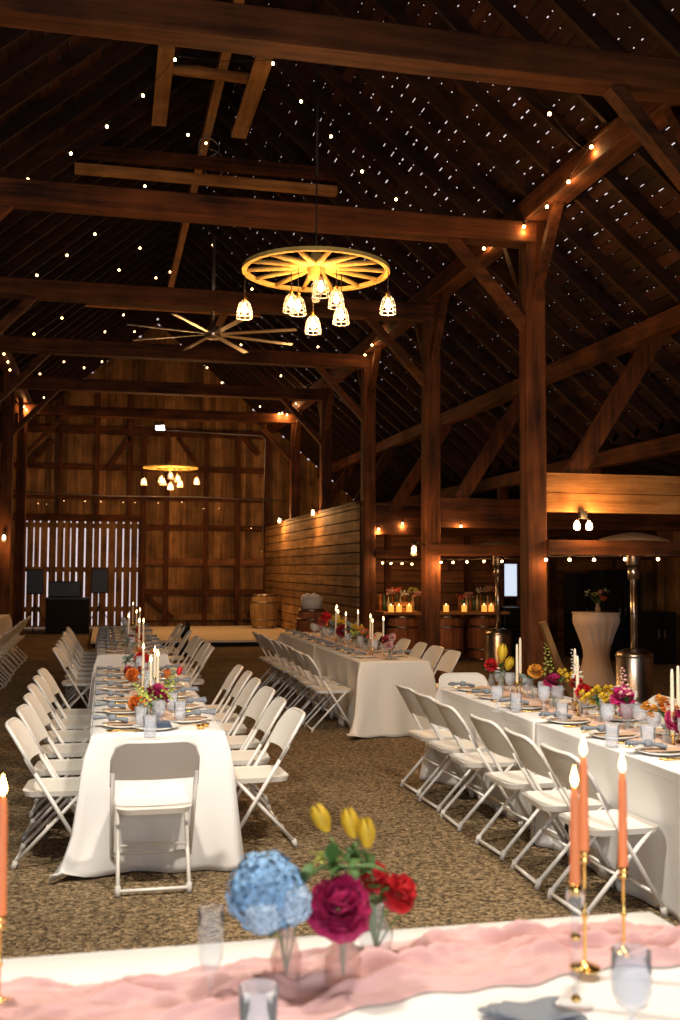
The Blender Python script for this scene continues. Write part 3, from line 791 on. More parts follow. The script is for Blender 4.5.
AX0, AX1 = -.05, .70
A1L = [6.40, 7.02, 7.66, 8.30, 8.94, 9.56]; A1R = [6.55, 7.14, 7.78, 8.45, 9.05, 9.62]
table_run('front left table', AX0, AX1, [(6.08, 8.10), (8.125, 10.2)], m_cloth, A1L, A1R, .07, .04, 100, puddles={0: {0: .13}}, set_left=A1L, set_right=A1R)
chair(.285, 5.85, PI+PI, 'white folding chair at the near end of the front left table', 'folding chairs at the front left table')
A2L = [12.1, 12.7, 13.3, 13.9, 14.5, 15.1, 15.7, 16.3]; A2R = [12.0, 12.6, 13.3, 13.95, 15.2, 16.4, 17.0]
table_run('rear left table', AX0, AX1, [(11.65, 14.5), (14.525, 17.4)], m_cloth, A2L, A2R, .07, .04, 120)
BX0, BX1 = 2.58, 3.31
BL = [10.95, 11.5, 12.05, 12.6, 13.15, 13.75, 14.3, 14.85]; BR = [11.0, 11.66, 12.3, 12.95, 13.6, 14.3]
table_run('middle table', BX0, BX1, [(10.36, 12.7), (12.725, 15.3)], m_ivory, BL, BR, .07, .04, 140, puddles={0: {0: .10}})
CX0, CX1 = 2.66, 3.42
CL = [4.95, 5.47, 6.06, 6.74, 7.28, 7.80]; CR = [4.9, 5.55, 6.1, 6.75, 7.35]
table_run('right table', CX0, CX1, [(4.1, 6.12), (6.145, 8.06)], m_cloth, CL, CR, .11, .04, 160, chx=(.10, .24))
chair(3.06, 8.36, PI, 'white folding chair at the far end of the right table', 'folding chairs at the right table')
DX0, DX1 = -2.6, -1.85
DR = [12.2+.62*k for k in range(14)]
table_run('far left table', DX0, DX1, [(11.8, 14.6), (15.2, 18.2), (18.8, 22.0)], m_ivory, [], DR, 0, .04, 180, set_left=[13.0, 15.0, 17.0], set_right=DR[:8], settings=True)
# near end setting of the front left table
p1(plate0, (.315, 6.28, .763), 0, 'white plate at the near end of the front left table', 'white plates on the front left table')
g = MB(); 
for i in range(3): g.box(-.075+.006*i, .075-.006*i, -.05+.005*i, .05-.005*i, i*.011, i*.011+.009)
o = g.build('folded_napkin', m_napdark, None, (.33, 6.21, .7815)); bevel(o, .004); tag(o, 'folded navy napkin on the near end plate of the front left table', 'napkin')
for i, (x, y) in enumerate(((.575, 6.22), (.61, 6.30))):
    o = MB().lathe([(.001,0),(.016,.0),(.024,.010),(.026,.02),(.024,.022),(.020,.010),(.001,.006)], n=14).build('gold_dish', m_gold, None, (x, y, .7625)); tag(o, ('nearer' if i == 0 else 'farther')+' of two little gold dishes on the front left table', 'dish')
# blush gauze running down the middle of the long tables
def gauze(label, x, ya, yb, mat, seed, wd=.20, z=.7655):
    R = random.Random(seed); p = R.uniform(0, 6); L = yb-ya
    g = MB(); g.grid(lambda u, v: (x+(u-.5)*wd*(1+.25*math.sin(v*L*5+p))+.03*math.sin(v*L*2.3+p), ya+L*v, z+.012*abs(math.sin(u*9+v*L*3))*(1-abs(2*u-1)**3)+.0035*math.sin(v*L*13+u*8)+.003), 13, int(L/.06))
    tag(g.build('gauze_runner', mat), label, 'table runner')
gauze('blush gauze runner down the middle of the front left table', .325, 6.5, 10.15, m_peach, 1, .16)
gauze('blush gauze runner down the middle of the rear left table', .325, 11.75, 17.3, m_peach, 2, .16)
gauze('blush gauze runner down the middle of the middle table', 2.945, 10.6, 15.2, m_peach, 3, .16)
gauze('peach gauze runner down the middle of the right table', 3.04, 4.2, 7.95, m_peach, 4, .24)

# flowers: (kind, colour, head pixel, scale) measured on the plane of the table's middle line
def arrange(tbl, X, items, ztab=.766, vmat=None, vlabel='clear'):
    """items = clusters; each cluster (vase name words, [(kind, col, (px,py), scale), ...])"""
    for ci, (where, fl) in enumerate(items):
        heads = []
        for kind, col, (px, py), s in fl:
            if X < 1:
                P = onZ(px, py, {'tulip': .98, 'spike': 1.02, 'peony': .90, 'rose': .89, 'bunch': .90, 'sprig': .87}[kind]); P.x = max(X-.20, min(X+.20, P.x))
            else: P = onX(px, py, X)
            if P.z < ztab+.06: P.z = ztab+.06
            if X < 1: P.y = min(10.0, P.y) if 'front' in tbl else max(11.8, P.y)
            heads.append((kind, col, P, s*((1.3 if 'front' in tbl else .62) if X < 1 and kind != 'sprig' else .5 if X < 1 else 1.35 if 'right' in tbl and kind != 'spike' else 1.1)))
        vy = sum(h[2].y for h in heads)/len(heads); vx = sum(h[2].x for h in heads)/len(heads)+(-.02 if ci % 2 else .02)
        p1(vase0, (vx, vy, ztab), 0, f'clear glass bud vase {where}', 'glass vases on the '+tbl)
        for j, (kind, col, P, s) in enumerate(heads):
            dy = max(-.10, min(.10, P.y-vy)); dx = .035*((j % 3)-1)*(1 if ci % 2 else -1)
            base = (vx+.004*(j-1), vy+.004*((j+1) % 2), ztab+.016)
            hd = Vector((P.x+dx*.5, vy+dy, P.z-(.09 if kind == 'spike' else 0)))
            dup_ = ['', 'nearer ', 'farther ', 'rear '][min(3, sum(1 for h in heads[:j] if h[0] == kind and h[1] == col))]
            flower(kind, col, base, hd, f'{dup_}{CNAME[col]} {FNAME[kind].replace("_", " ")} in the vase {where}', s, 'flowers on the '+tbl, leaves=(j % 2 == 0))
arrange('front left table', .33, [
    ('nearest on the front left table', [('rose','orange',(133.5,703),1.15),('peony','magenta',(153.5,692),1.25),('sprig','sage',(145,712),.7)]),
    ('second nearest on the front left table', [('tulip','orange',(171.5,680),.9),('tulip','red',(177.5,674),.8)]),
    ('with lime spikes on the front left table', [('spike','lime',(148,684),.9),('spike','lime',(163,678),1.0),('spike','lime',(152,692),.8)]),
    ('of mixed red and orange on the front left table', [('rose','orange',(135,675),1.2),('rose','red',(141,669),1.2),('bunch','paleblue',(146,679),.7),('rose','darkred',(131,669),1.2)]),
    ('far end of the front left table', [('bunch','orange',(139,651),1.2),('rose','red',(142,660),1.5),('sprig','sage',(131,655),1.3),('sprig','sage',(126,664),1.3)])])
arrange('rear left table', .33, [
    ('nearest on the rear left table', [('bunch','orange',(138,645),1.1),('sprig','sage',(128,648),1.5),('sprig','sage',(122,655),1.2)]),
    ('second nearest on the rear left table', [('peony','darkred',(133,638),1.1),('rose','red',(141,638),1.8),('sprig','sage',(127,640),1.6)]),
    ('far end of the rear left table', [('rose','orange',(128.5,633),2.2),('rose','red',(141,634),2),('bunch','lime',(136,625),1.6),('sprig','sage',(123,627),1.9)])])
arrange('middle table', 2.95, [
    ('nearest on the middle table', [('peony','darkred',(379.5,639),1.0),('peony','darkred',(387.5,641),.8),('rose','pink',(394,646),1.3),('rose','pink',(391,637),1.1)]),
    ('second nearest on the middle table', [('bunch','orange',(367,631),1.1),('sprig','sage',(362,635),1.0),('bunch','coral',(371,636),.9)]),
    ('halfway along the middle table', [('bunch','yellow',(355.5,628),1.1),('sprig','sage',(349,629),1.2),('bunch','lime',(359,633),.9)]),
    ('with deep red peony on the middle table', [('peony','darkred',(345.5,631),1.2),('bunch','white',(338,632),1.0)]),
    ('far end of the middle table', [('bunch','yellow',(342,622),1.3),('sprig','sage',(335,628),1.3),('bunch','paleblue',(331,632),1.0)]),
    ('beyond the rest on the middle table', [('rose','coral',(324,621.8),2),('rose','red',(329,617.5),2),('bunch','white',(321,633),1.1)])])
arrange('right table', 3.04, [
    ('farthest on the right table', [('rose','red',(489,665),1.2)]),
    ('of yellow tulips on the right table', [('tulip','yellow',(504,661),1.5),('tulip','yellow',(507,670),1.3),('tulip','amber',(500,668),1.2)]),
    ('of orange roses on the right table', [('peony','amber',(533,671),.7),('sprig','sage',(528,684),.8)]),
    ('beside the lime spike on the right table', [('spike','lime',(552,662),1.25),('peony','magenta',(553,682),.85),('bunch','yellow',(564,675),.6)]),
    ('of red roses on the right table', [('rose','red',(574,683),1.1),('rose','red',(584,692),1.25),('spike','white',(580,665),1.1)]),
    ('of yellow wildflowers on the right table', [('bunch','yellow',(599,696),1.15),('bunch','yellow',(611,703),.9),('sprig','sage',(603,707),.6)]),
    ('of hot pink peony on the right table', [('peony','hotpink',(620,698),.95),('rose','hotpink',(626,711),.9),('spike','pink',(628,680),1.0)]),
    ('of orange and coral flowers on the right table', [('bunch','amber',(664,706),1.05),('rose','magenta',(677,720),1.4),('bunch','orange',(672,711),.9)])])

# candles on the long tables: flame pixels on the table's middle line
def candles(tbl, X, tips, ztab, lit, hts=None):
    for k, (px, py) in enumerate(tips):
        if X < 1: P = onZ(px, py, 1.14); P.y = min(10.0, P.y) if 'front' in tbl else max(11.8, P.y)
        else: P = onX(px, py, X); P.x += .05 if k % 2 else -.04
        top = max(ztab+.26, P.z); hh = .07+.05*(k % 3); h = top-ztab-hh
        holder((P.x, P.y, ztab), hh, f'short brass candle holder, {ORD[k]} nearest on the {tbl}', m_gold, 'brass holders on the '+tbl)
        taper((P.x, P.y, ztab+hh-.014), h-.02, f'ivory taper candle, {ORD[k]} nearest on the {tbl}', lit, None, .0115, 'taper candles on the '+tbl)
candles('front left table', .33, [(151,657),(158,651.5),(155,648),(143.5,645)], .766, True)
candles('rear left table', .33, [(148,632.5),(151,629),(144,626),(128.7,615),(140,608.7),(136.7,610.6),(133,603)], .766, True)
candles('middle table', 2.95, [(376,619.5),(379,617.6),(374,615),(354,611),(349,613),(334.5,610.5),(339,608),(333,605.7)], .766, True)
candles('right table', 3.05, [(678.5,663),(669.7,660),(583,650.6),(568,643.8),(522,639.5),(514,633.5)], .766, False)
for k, (px, py) in enumerate(((497,700),(516,700),(544,700),(562,711),(608,722),(612,735),(640,722),(648,738))):
    P = onZ(px, py+12, .763); p1(tumbler0 if k % 2 else goblet0, (P.x, P.y, .7675), 0, f'smoke glass, {ORD[7-k]} nearest down the middle of the right table', 'smoke glasses on the right table')
for k, (px, py) in enumerate(((141,728),(150,738),(180,722),(172,712))):
    P = onZ(px, py, .763); p1(tumbler0, (P.x, P.y, .7675), 0, f'smoke tumbler, {ORD[k]} along the middle of the front left table', 'smoke tumblers on the front left table')

# dark garment over a chair on the rear left table
g = MB()
def jk(u, v):      # hangs from the back of the chair, shoulders at the top
    w_ = .46-.05*v+.03*math.sin(v*9); z = .86-.52*v; yy = .5-abs(u-.5)
    return (1.235-.05*v+.075*math.sin(u*PI)+.018*math.sin(u*17+v*5), 16.4+(u-.5)*w_, z-.06*abs(2*u-1)**2*(1-v))
g.grid(jk, 22, 14); o = g.build('jacket', m_black); solid(o, .02); tag(o, 'black jacket draped over a chair back on the right side of the rear left table', 'jacket')

# ------------------------------------------------------------------ foreground head table
FX0, FX1, FY0, FY1 = -1.05, 1.50, 1.86, 2.68
fold_table('white folding banquet table under cloth in the foreground', (FX0+FX1)/2, (FY0+FY1)/2, FX1-FX0, FY1-FY0)
cloth('white tablecloth on the foreground table under the pink runner', FX0, FX1, FY0, FY1, m_cloth, 50, flare=(.02,.02,.02,.02), step=.04)
ZT = .7625
def runner():
    R = random.Random(5); g = MB(); NU, NV = 60, 300; ps = [R.uniform(0, 6.28) for _ in range(12)]
    def f(u, v):
        X = FX0+.0+(FX1-FX0+.02)*v
        yc = 2.30+.15*max(0, min(1, (X+.2)/1.4)) + .02*math.sin(X*5+ps[0]); wd = .36-.10*max(0, min(1, (X-.1)/1.1)) + .03*math.sin(X*4+ps[1])
        s = u-.5; y = yc+s*wd+.014*math.sin(X*13+u*5+ps[2])+.010*math.sin(X*37+u*8)*abs(2*s)
        e = 1-abs(2*s)**4
        h = .5+.5*math.sin(u*26+2.6*math.sin(X*5+ps[3])+X*3); h2 = .5+.5*math.sin(u*13-X*8+1.8*math.sin(X*9+u*6+ps[4])); h3 = .5+.5*math.sin(X*17+u*11+ps[5]+2*math.sin(u*9))
        h4 = abs(math.sin(u*31+X*7+2*math.sin(X*13+u*4))); h5 = abs(math.sin(X*23-u*17+1.5*math.sin(u*12+X*3)))
        z = ZT+.004+e*(.014*h*h2+.010*h3*h2+.020*h4*h2+.018*h5*h+.005*abs(math.sin(X*61+u*23+2*math.sin(X*19))))
        return (min(X, FX1+.004), y, z)
    g.grid(f, NU, NV)
    # the end that falls over the table's edge
    def f2(u, v):
        p = f(u, 1.0); return (FX1+.03+.045*v+.01*math.sin(u*20), p[1]+.02*math.sin(u*9)*v, p[2]-.42*v - .0)
    g.grid(f2, NU, 10)
    return g
o = runner().build('chiffon_runner', m_pinkr); tag(o, 'crumpled blush pink chiffon runner along the foreground table', 'table runner')
ZR2 = .785
def fgvase(px, py, label, mat, h, r, neck, y=None):
    P = onZ(px, py, ZR2); v = make_vase(mat, h, r, neck); v.location = (P.x, P.y, ZR2-.012); v['label'] = label; return P
Pb = fgvase(286, 978, 'blush bud vase holding the blue hydrangea on the foreground table', m_pinkglass, .145, .034, .021)
Pm = fgvase(343, 978, 'blush bud vase holding the magenta peony on the foreground table', m_pinkglass, .125, .040, .026)
Pr = fgvase(376, 952, 'clear bud vase holding red flowers on the foreground table', m_glass, .135, .040, .020)
def fgf(kind, col, px, py, depthP, label, s, dy=0, leaves=True):
    H = onY(px, py, depthP.y+dy); flower(kind, col, (depthP.x, depthP.y, ZR2+.006), H, label, s, None, leaves)
fgf('hydrangea', 'blue', 266, 892, Pb, 'big blue hydrangea in the left foreground vase', 1.15)
fgf('hydrangea', 'paleblue', 292, 903, Pb, 'small pale blue hydrangea in the left foreground vase', .62, -.04)
fgf('hydrangea', 'paleblue', 263, 915, Pb, 'lower pale blue hydrangea cluster in the left foreground vase', .55, -.06)
fgf('peony', 'magenta', 340, 907, Pm, 'large magenta peony in the middle foreground vase', 1.25, -.03)
fgf('rose', 'red', 374, 878, Pr, 'red ranunculus behind, in the right foreground vase', 1.2, .03)
fgf('rose', 'red', 399, 893, Pr, 'red ranunculus leaning right in the foreground vase', 1.35)
fgf('tulip', 'yellow', 328, 832, Pr, 'tall yellow tulip left of the two others in foreground', 1.1, .06)
fgf('tulip', 'yellow', 354, 838, Pr, 'yellow tulip in the middle of the three in foreground', 1.1, .05)
fgf('tulip', 'yellow', 368, 848, Pr, 'yellow tulip at right of the three in foreground', 1.1, .02)
fgf('sprig', 'lime', 325, 860, Pr, 'pale green bud foliage below the left yellow tulip', .45, .06, False)
def fl_leaf(px, py, P, label, s=.6):
    k = onY(px, py, P.y+.01); mb = leafcluster(.07, int(px), 6); t = thing('leafy_stem', label, 'foliage', (P.x, P.y, ZR2+.006))
    h = Vector(k)-Vector((P.x, P.y, ZR2+.006)); MB().tube([(0,0,0), h*.5+Vector((0,0,.01)), h], .0025, 6).build('stem', m_stem, t); o = mb.build('leaf', m_leaf, t); o.location = h; o.scale = (s/.6,)*3
fl_leaf(305, 885, Pb, 'dark green leaves right of the blue hydrangea'); fl_leaf(332, 868, Pm, 'green leaves under the left tulip in foreground')
fl_leaf(352, 870, Pm, 'green leaves above the magenta peony'); fl_leaf(384, 905, Pr, 'broad green leaves under the red ranunculus', .5)
fl_leaf(403, 912, Pr, 'green leaves drooping right below the red ranunculus', .4)
# glassware in the foreground
def flute(loc, label):
    t = thing('champagne_flute', label, 'glass', loc)
    MB().lathe([(.032,0),(.032,.004),(.006,.009),(.0045,.03),(.0045,.055),(.008,.064)], n=20).build('stem_and_foot', m_glass, t)
    MB().lathe([(.006,.062),(.018,.075),(.025,.10),(.028,.15),(.027,.205),(.0255,.205),(.0262,.15),(.023,.102),(.016,.08),(.002,.07)], n=22).build('bowl', m_glass, t)
P = onZ(210, 1000, ZR2); flute((P.x, P.y, ZR2-.010), 'clear champagne flute left of the blue hydrangea vase')
P = onZ(258, 1050, ZT); place(tumbler0, USED, (P.x, P.y, ZT+.003), 0, 'smoke glass tumbler in front of the blue hydrangea vase'); 
P = onZ(632, 1044, ZT); t = goblet(m_smoke, .185, .040); t.location = (P.x, P.y, ZT); t['label'] = 'ribbed grey goblet at the right of the foreground table'
# taper candles in the foreground
P2 = onZ(576, 1006, ZT)
th = thing('glass_candle_stand', 'tall clear glass candle stand with gold beads on the foreground table', 'candle holder', (P2.x, P2.y, ZT))
MB().lathe([(.001,0),(.038,0),(.038,.004),(.012,.010),(.007,.020),(.007,.06),(.012,.07),(.007,.08),(.007,.13),(.013,.14),(.008,.15),(.009,.20),(.022,.215),(.023,.25),(.020,.25),(.018,.218),(.001,.208)], n=20).build('stand', m_glass, th)
for zz_ in (.008, .14, .075): MB().lathe([(.006,zz_),(.012,zz_+.006),(.012,zz_+.010),(.006,zz_+.016)], n=14).build('gold_bead', m_gold, th)
H = onY(578, 885, P2.y); top = onY(574, 788, P2.y)
MB().lathe([(.006,.235),(.017,.24),(.013,.262),(.010,.262)], n=14).build('gold_cup', m_gold, th)
taper((P2.x, P2.y, ZT+.245), top.z-ZT-.245, 'orange taper candle, leftmost of the three at right foreground', True, m_waxp, .012)
Pc = onZ(585, 965, ZR2); hh = onY(587, 850, Pc.y).z-ZR2
holder((Pc.x, Pc.y, ZR2-.008), hh+.008, 'tall brass holder of the middle foreground candle'); top = onY(585, 757, Pc.y)
taper((Pc.x, Pc.y, ZR2+hh-.016), top.z-ZR2-hh+.016, 'orange taper candle, middle and tallest at right foreground', True, m_waxp, .012)
Pd = onZ(624, 950, ZR2); hh = onY(624, 866, Pd.y).z-ZR2
holder((Pd.x, Pd.y, ZR2-.008), hh+.008, 'tall brass holder of the rightmost foreground candle'); top = onY(622, 773, Pd.y)
taper((Pd.x, Pd.y, ZR2+hh-.016), top.z-ZR2-hh+.016, 'orange taper candle, rightmost in the foreground', True, m_waxp, .012)
Pe = onZ(-2, 1000, ZR2); hh = onY(2, 915, Pe.y).z-ZR2
holder((Pe.x, Pe.y, ZR2-.008), hh+.008, 'brass holder of the candle at the left picture edge'); top = onY(2, 797, Pe.y)
taper((Pe.x, Pe.y, ZR2+hh-.016), top.z-ZR2-hh+.016, 'orange taper candle at the left picture edge', True, m_waxp, .013)
# folded grey napkin at the bottom of the frame
Pn = onZ(535, 1022, ZT); g = MB()
for k in range(3): g.grid(lambda u, v: ((u-.5)*(.17-.02*k)+.02*math.sin(v*5+k), (v-.5)*(.13-.015*k), .006+.007*k+.004*math.sin(u*7+k)), 12, 10)
o = g.build('folded_napkin', m_napkin, None, (Pn.x, Pn.y, ZT+.002)); solid(o, .003, 1); tag(o, 'folded blue grey napkin at the bottom edge of the foreground table', 'napkin')

# ------------------------------------------------------------------ chandeliers
def cage_lamp(parent, x, y, drop):
    z = -drop
    MB().tube([(x, y, .0), (x, y, z+.02)], .004, 5).build('cord', m_cord, parent)
    cg = MB(); 
    prof = [(.018,0),(.050,-.035),(.066,-.09),(.074,-.17)]
    for k in range(8):
        a = k*PI/4; cg.tube([(x+r*math.cos(a), y+r*math.sin(a), z+h) for r, h in prof], .0028, 5)
    for r, h in ((.066,-.09),(.074,-.17),(.050,-.035),(.070,-.13)):
        cg.tube([(x+r*math.cos(k*PI/8), y+r*math.sin(k*PI/8), z+h) for k in range(17)], .0028, 5, False)
    o = cg.build('cage', m_cage, parent)
    MB().lathe([(.001,.035),(.018,.03),(.020,0),(.016,-.03),(.001,-.03)], (x,y,z), 12).build('socket', m_gold, parent)
    MB().lathe([(.010,-.03),(.016,-.05),(.029,-.085),(.028,-.110),(.016,-.128),(.001,-.133)], (x,y,z), 14).build('bulb', m_bigbulb, parent)
def chandelier(loc, label, rz, power):
    t = thing('wagon_wheel_chandelier', label, 'chandelier', loc, rz)
    Rr = .685; g = MB()
    n = 48; prof = [(Rr-.045,-.016),(Rr,-.016),(Rr,.020),(Rr-.045,.020),(Rr-.045,-.016)]
    g.lathe(prof, (0,0,0), n); g.s = [False]*len(g.s); g.build('rim', m_wheel, t)
    for k in range(14):
        a = 2*PI*k/14; c, s = math.cos(a), math.sin(a)
        MB().tube([(.06*c,.06*s,.05),(.22*c,.22*s,.035),(.45*c,.45*s,.02),((Rr-.04)*c,(Rr-.04)*s,.003)], [.024,.030,.024,.018], 8).build('spoke', m_wheel, t)
    MB().lathe([(.001,-.08),(.055,-.08),(.075,-.04),(.085,.03),(.085,.08),(.06,.13),(.05,.16),(.001,.16)], n=20).build('hub', m_wheel, t)
    MB().tube([(0,0,.16),(0,0,ZB-loc[2]-.0 if loc[2] > 4.4 else .9)], .008, 6).build('chain', m_cord, t)
    # glass cluster at the middle
    MB().lathe([(.001,-.30),(.03,-.29),(.05,-.26),(.035,-.22),(.06,-.18),(.045,-.14),(.03,-.10),(.02,-.08)], n=16).build('centre_finial', m_glass, t)
    a0 = -rz
    for (dx, dy, dr) in ((-.665,.06,.26),(.665,-.06,.24),(-.23,.05,.20),(-.16,-.12,.27),(.05,-.24,.13),(-.03,.22,.36),(.19,-.03,.18),(.235,.10,.30)):
        c, s = math.cos(a0), math.sin(a0); cage_lamp(t, dx, dy, dr)
    point('chandelier_light', (loc[0]+.02, loc[1]-.02, loc[2]-.62), power*.95, WARM, .15)
    point('chandelier_light', (loc[0], loc[1]-.05, loc[2]-.05), power*.13, WARM, .10)
    for s in (-1, 1): point('chandelier_light', (loc[0]+s*.665*math.cos(rz), loc[1]+s*.665*math.sin(rz), loc[2]-.40), power*.12, WARM, .05)
    return t
PC = (1.867, 9.27, 4.47); chandelier(PC, 'large wagon wheel chandelier with caged lamps over the nearer tables', -YAW, 130)
PC2 = (1.57, 26.0, 4.22); chandelier(PC2, 'distant wagon wheel chandelier hanging in front of the back wall', -YAW, 150)
chandelier((1.6, 1.0, 4.45), 'wagon wheel chandelier over the foreground table', -YAW, 40)
# chain of the near chandelier up to the collar beam
tag(MB().tube([PC+Vector((0,0,0)) if False else (PC[0],PC[1],PC[2]+.9), (PC[0],PC[1],6.2), (PC[0]-.06, PC[1]+.1, roofz(PC[0])-.15)], .012, 6).build('hanging_chain', m_cord), 'dark chain holding the nearer chandelier from the roof', 'chain')

# ceiling fan
PF = onY(213, 333, 16.9)
fan = thing('ceiling_fan', 'large eight bladed silver ceiling fan between the tie beams', 'ceiling fan', PF, .12)
MB().lathe([(.001,-.10),(.10,-.10),(.13,-.05),(.13,.06),(.05,.12),(.035,.20),(.001,.20)], n=20).build('motor', m_steel, fan)
MB().tube([(0,0,.2),(0,0,1.6)], .03, 8).build('downrod', m_steel, fan)
for k in range(8):
    a = k*PI/4+.15; c, s = math.cos(a), math.sin(a)
    MB().bar((.12*c,.12*s,-.02), (1.45*c,1.45*s,-.03), .10, .015, (.15*-s,.15*c,1)).build('blade', m_steel, fan)
o = MB().box(-.06,.06,-.03,.03,-.02,.26).build('mounting_box', m_lumber, fan); o.location = (.10, 0, .14); o.rotation_euler = (0,.4,0)

# ------------------------------------------------------------------ string lights
BULBME = None
def bulb_me():
    global BULBME
    if BULBME is None:
        mb = MB().lathe([(.001,.026),(.012,.022),(.012,0),(.010,-.004)], n=8); 
        g = MB().lathe([(.008,0),(.020,-.012),(.025,-.028),(.020,-.044),(.001,-.052)], n=10)
        me = bpy.data.meshes.new('bulb'); me.from_pydata([tuple(p) for p in g.v], [], g.f); me.polygons.foreach_set('use_smooth', g.s); me.materials.append(m_bulb)
        me2 = bpy.data.meshes.new('socket'); me2.from_pydata([tuple(p) for p in mb.v], [], mb.f); me2.polygons.foreach_set('use_smooth', mb.s); me2.materials.append(m_cord)
        BULBME = (me, me2)
    return BULBME
def string(label, pts, start=None, end=None, sag=.05, s=1.0, power=0):
    t = thing('string_lights', label, 'string lights', (0,0,0), 0, 'string lights')
    allp = ([Vector(start)] if start else [])+[Vector(p)+Vector((0,0,.03)) for p in pts]+([Vector(end)] if end else [])
    path = []
    for a, b in zip(allp, allp[1:]):
        for k in range(5):
            u = k/5; path.append(a.lerp(b, u)-Vector((0,0,sag*4*u*(1-u))))
    path.append(allp[-1])
    MB().tube(path, .004, 5).build('cord', m_cord, t)
    me, me2 = bulb_me()
    for p in pts:
        if power: point('bulb_light', Vector(p)+Vector((0,0,-.08)), power, WARM, .03)
        b = bpy.data.objects.new('bulb', me); COL.objects.link(b); b.parent = t; b.location = p; b.scale = (s*.72,)*3
        b = bpy.data.objects.new('socket', me2); COL.objects.link(b); b.parent = t; b.location = p
def vline(x, y):      # strings follow the slopes from plate to ridge and down again
    v = ray(x, y); t1 = (7.0-EYE)/(v.z-.65*v.x); t2 = (5.7+.65*4.76-EYE)/(v.z+.65*v.x)
    p = CAM0+v*t1; return p if p.x < XC else CAM0+v*t2
def nave(label, px):
    pts = [vline(*p) for p in px]; pts.sort(key=lambda p: p.x); y0, y1 = pts[0].y, pts[-1].y
    string(label, pts, (XL+.15, y0+.4 if y0 > 9 else y0, 5.9), (XR-.15, y1, 5.9), .04)
nave('string lights crossing the roof in front of the second tie beam', [(28,178),(71,152),(107,125),(143,94),(175,58),(273,62),(301,100),(331,135),(362,170),(396,198)])
nave('string lights crossing the roof above the third tie beam', [(37,274),(67,254),(95,233),(145,185),(188,133.5),(206,142),(252,199)])
nave('string lights crossing the roof behind the third tie beam', [(34,333),(62,317),(119,269),(140,247),(193,221),(213,244),(252,288),(318,346)])
nave('string lights crossing the roof near the ceiling fan', [(40,373),(64,361),(105,331),(123.5,314),(156,277),(170,271),(187.5,290),(241,344),(281,375)])
nave('string lights crossing the roof before the back wall', [(44,397),(84,367),(102,361),(134.5,331),(207,367),(222,382),(260,406)])
string('string lights high at the upper right of the roof', [vline(456,34), vline(549.5,112)], (1.4, 8.2, 8.0), (4.6, 9.3, 5.9), .05)
pp = [onX(x, y, XR-.16) for x, y in ((591.5,145),(568.5,180),(547,205),(524,225))]
string('string lights along the right plate beside the nearest post', pp, (XR-.15, 8.0, 5.95), (XR-.15, 11.5, 5.6), .02, 1, 4)
pp = [onX(x, y, XR-.18) for x, y in ((484,247),(381,331),(372,344),(365,354),(301,389),(296,403),(291,405))]
string('string lights along the right plate further down the barn', pp, (XR-.18, 11.6, 5.6), None, .05, 1, 3)
pp = [onY(x, y, 26.0) for x, y in ((279,413),(282,412.5),(287,414))]
string('small cluster of bulbs on the last tie beam at right', pp, None, None, .01, 1, 6)
pp = [onX(x, y, XL+.14) for x, y in ((4,353),(8,361),(10,369))]; string('three bulbs on the left plate at the picture edge', pp, None, None, .01)
pp = [onY(x, y, 26.0) for x, y in ((24,406),(26.5,409))]; string('two bulbs on the last tie beam at left', pp, None, None, .01, 1, 8)
pp = [onY(x, y, YA-.22) for x, y in ((546,558),(569.5,558),(594,558),(625,557.5),(658,557.5))]; string('string lights under the rail right of the nearest post', pp, (XR+.14,YA-.22,pp[0].z+.06), (8.2,YA-.22,pp[0].z+.08), .012, 1, 3)
pp = [onY(x, y, YB_-.21) for x, y in ((441,561),(453,561),(467,560.5),(484,560),(502,560))]; string('string lights under the rail above the bar', pp, None, (XR+2.2,YB_-.21,pp[0].z+.06), .012, 1, 6)
pp = [onY(x, y, YC-.21) for x, y in ((382.5,562),(391,562.5),(402,562.5),(412,563))]; string('string lights under the rail by the plank wall', pp, None, None, .012, 1, 6)
pp = [onY(x, y, YC-.12) for x, y in ((378.5,528),(402.5,522.5))]; string('two bulbs on the loft beam left of the bar', pp, None, None, .02, 1, 10)
pp = [onY(461, 525, YB_-.14)]; string('single bulb on the loft beam above the bar', pp, (5.0,YB_-.14,pp[0].z+.05), (7.2,YB_-.14,pp[0].z+.05), .02, 1, 10)
# far small fairy bulbs on the back wall girt
pp = [onY(x, y, YBACK-.17) for x, y in ((38,503),(47,504),(64,500.5),(85,501),(101,501),(123,502),(135,502),(158,503),(182,502),(204,508),(219,508),(251,528),(261,551))]
string('tiny fairy lights strung across the back wall', pp, None, None, .02, .35)
# fix: conduit on the back wall
tag(MB().tube([onY(160,430,YBACK-.2), onY(262,436,YBACK-.2), onY(265.5,440,YBACK-.2), onY(262,550,YBACK-.2)], .016, 6).build('conduit', m_conduit), 'thin pale conduit crossing and running down the back wall', 'conduit')
tag(MB().tube([onY(14,491,YBACK-.22), onY(110,496,YBACK-.22), onY(200,497,YBACK-.22), onY(285,501,YBACK-.22)], .016, 6).build('conduit', m_conduit), 'long level conduit across the whole back wall', 'conduit')
fl = thing('floodlight', 'bright white floodlight high on the back wall', 'light', onY(160,428,YBACK-.25))
MB().box(-.14,.14,-.03,.03,-.08,.08).build('housing', m_blackm, fl); MB().box(-.12,.12,-.04,-.03,-.06,.06).build('lamp_face', m_flood, fl)
MB().box(-.03,.03,.03,.24,-.02,.02).build('bracket', m_blackm, fl)

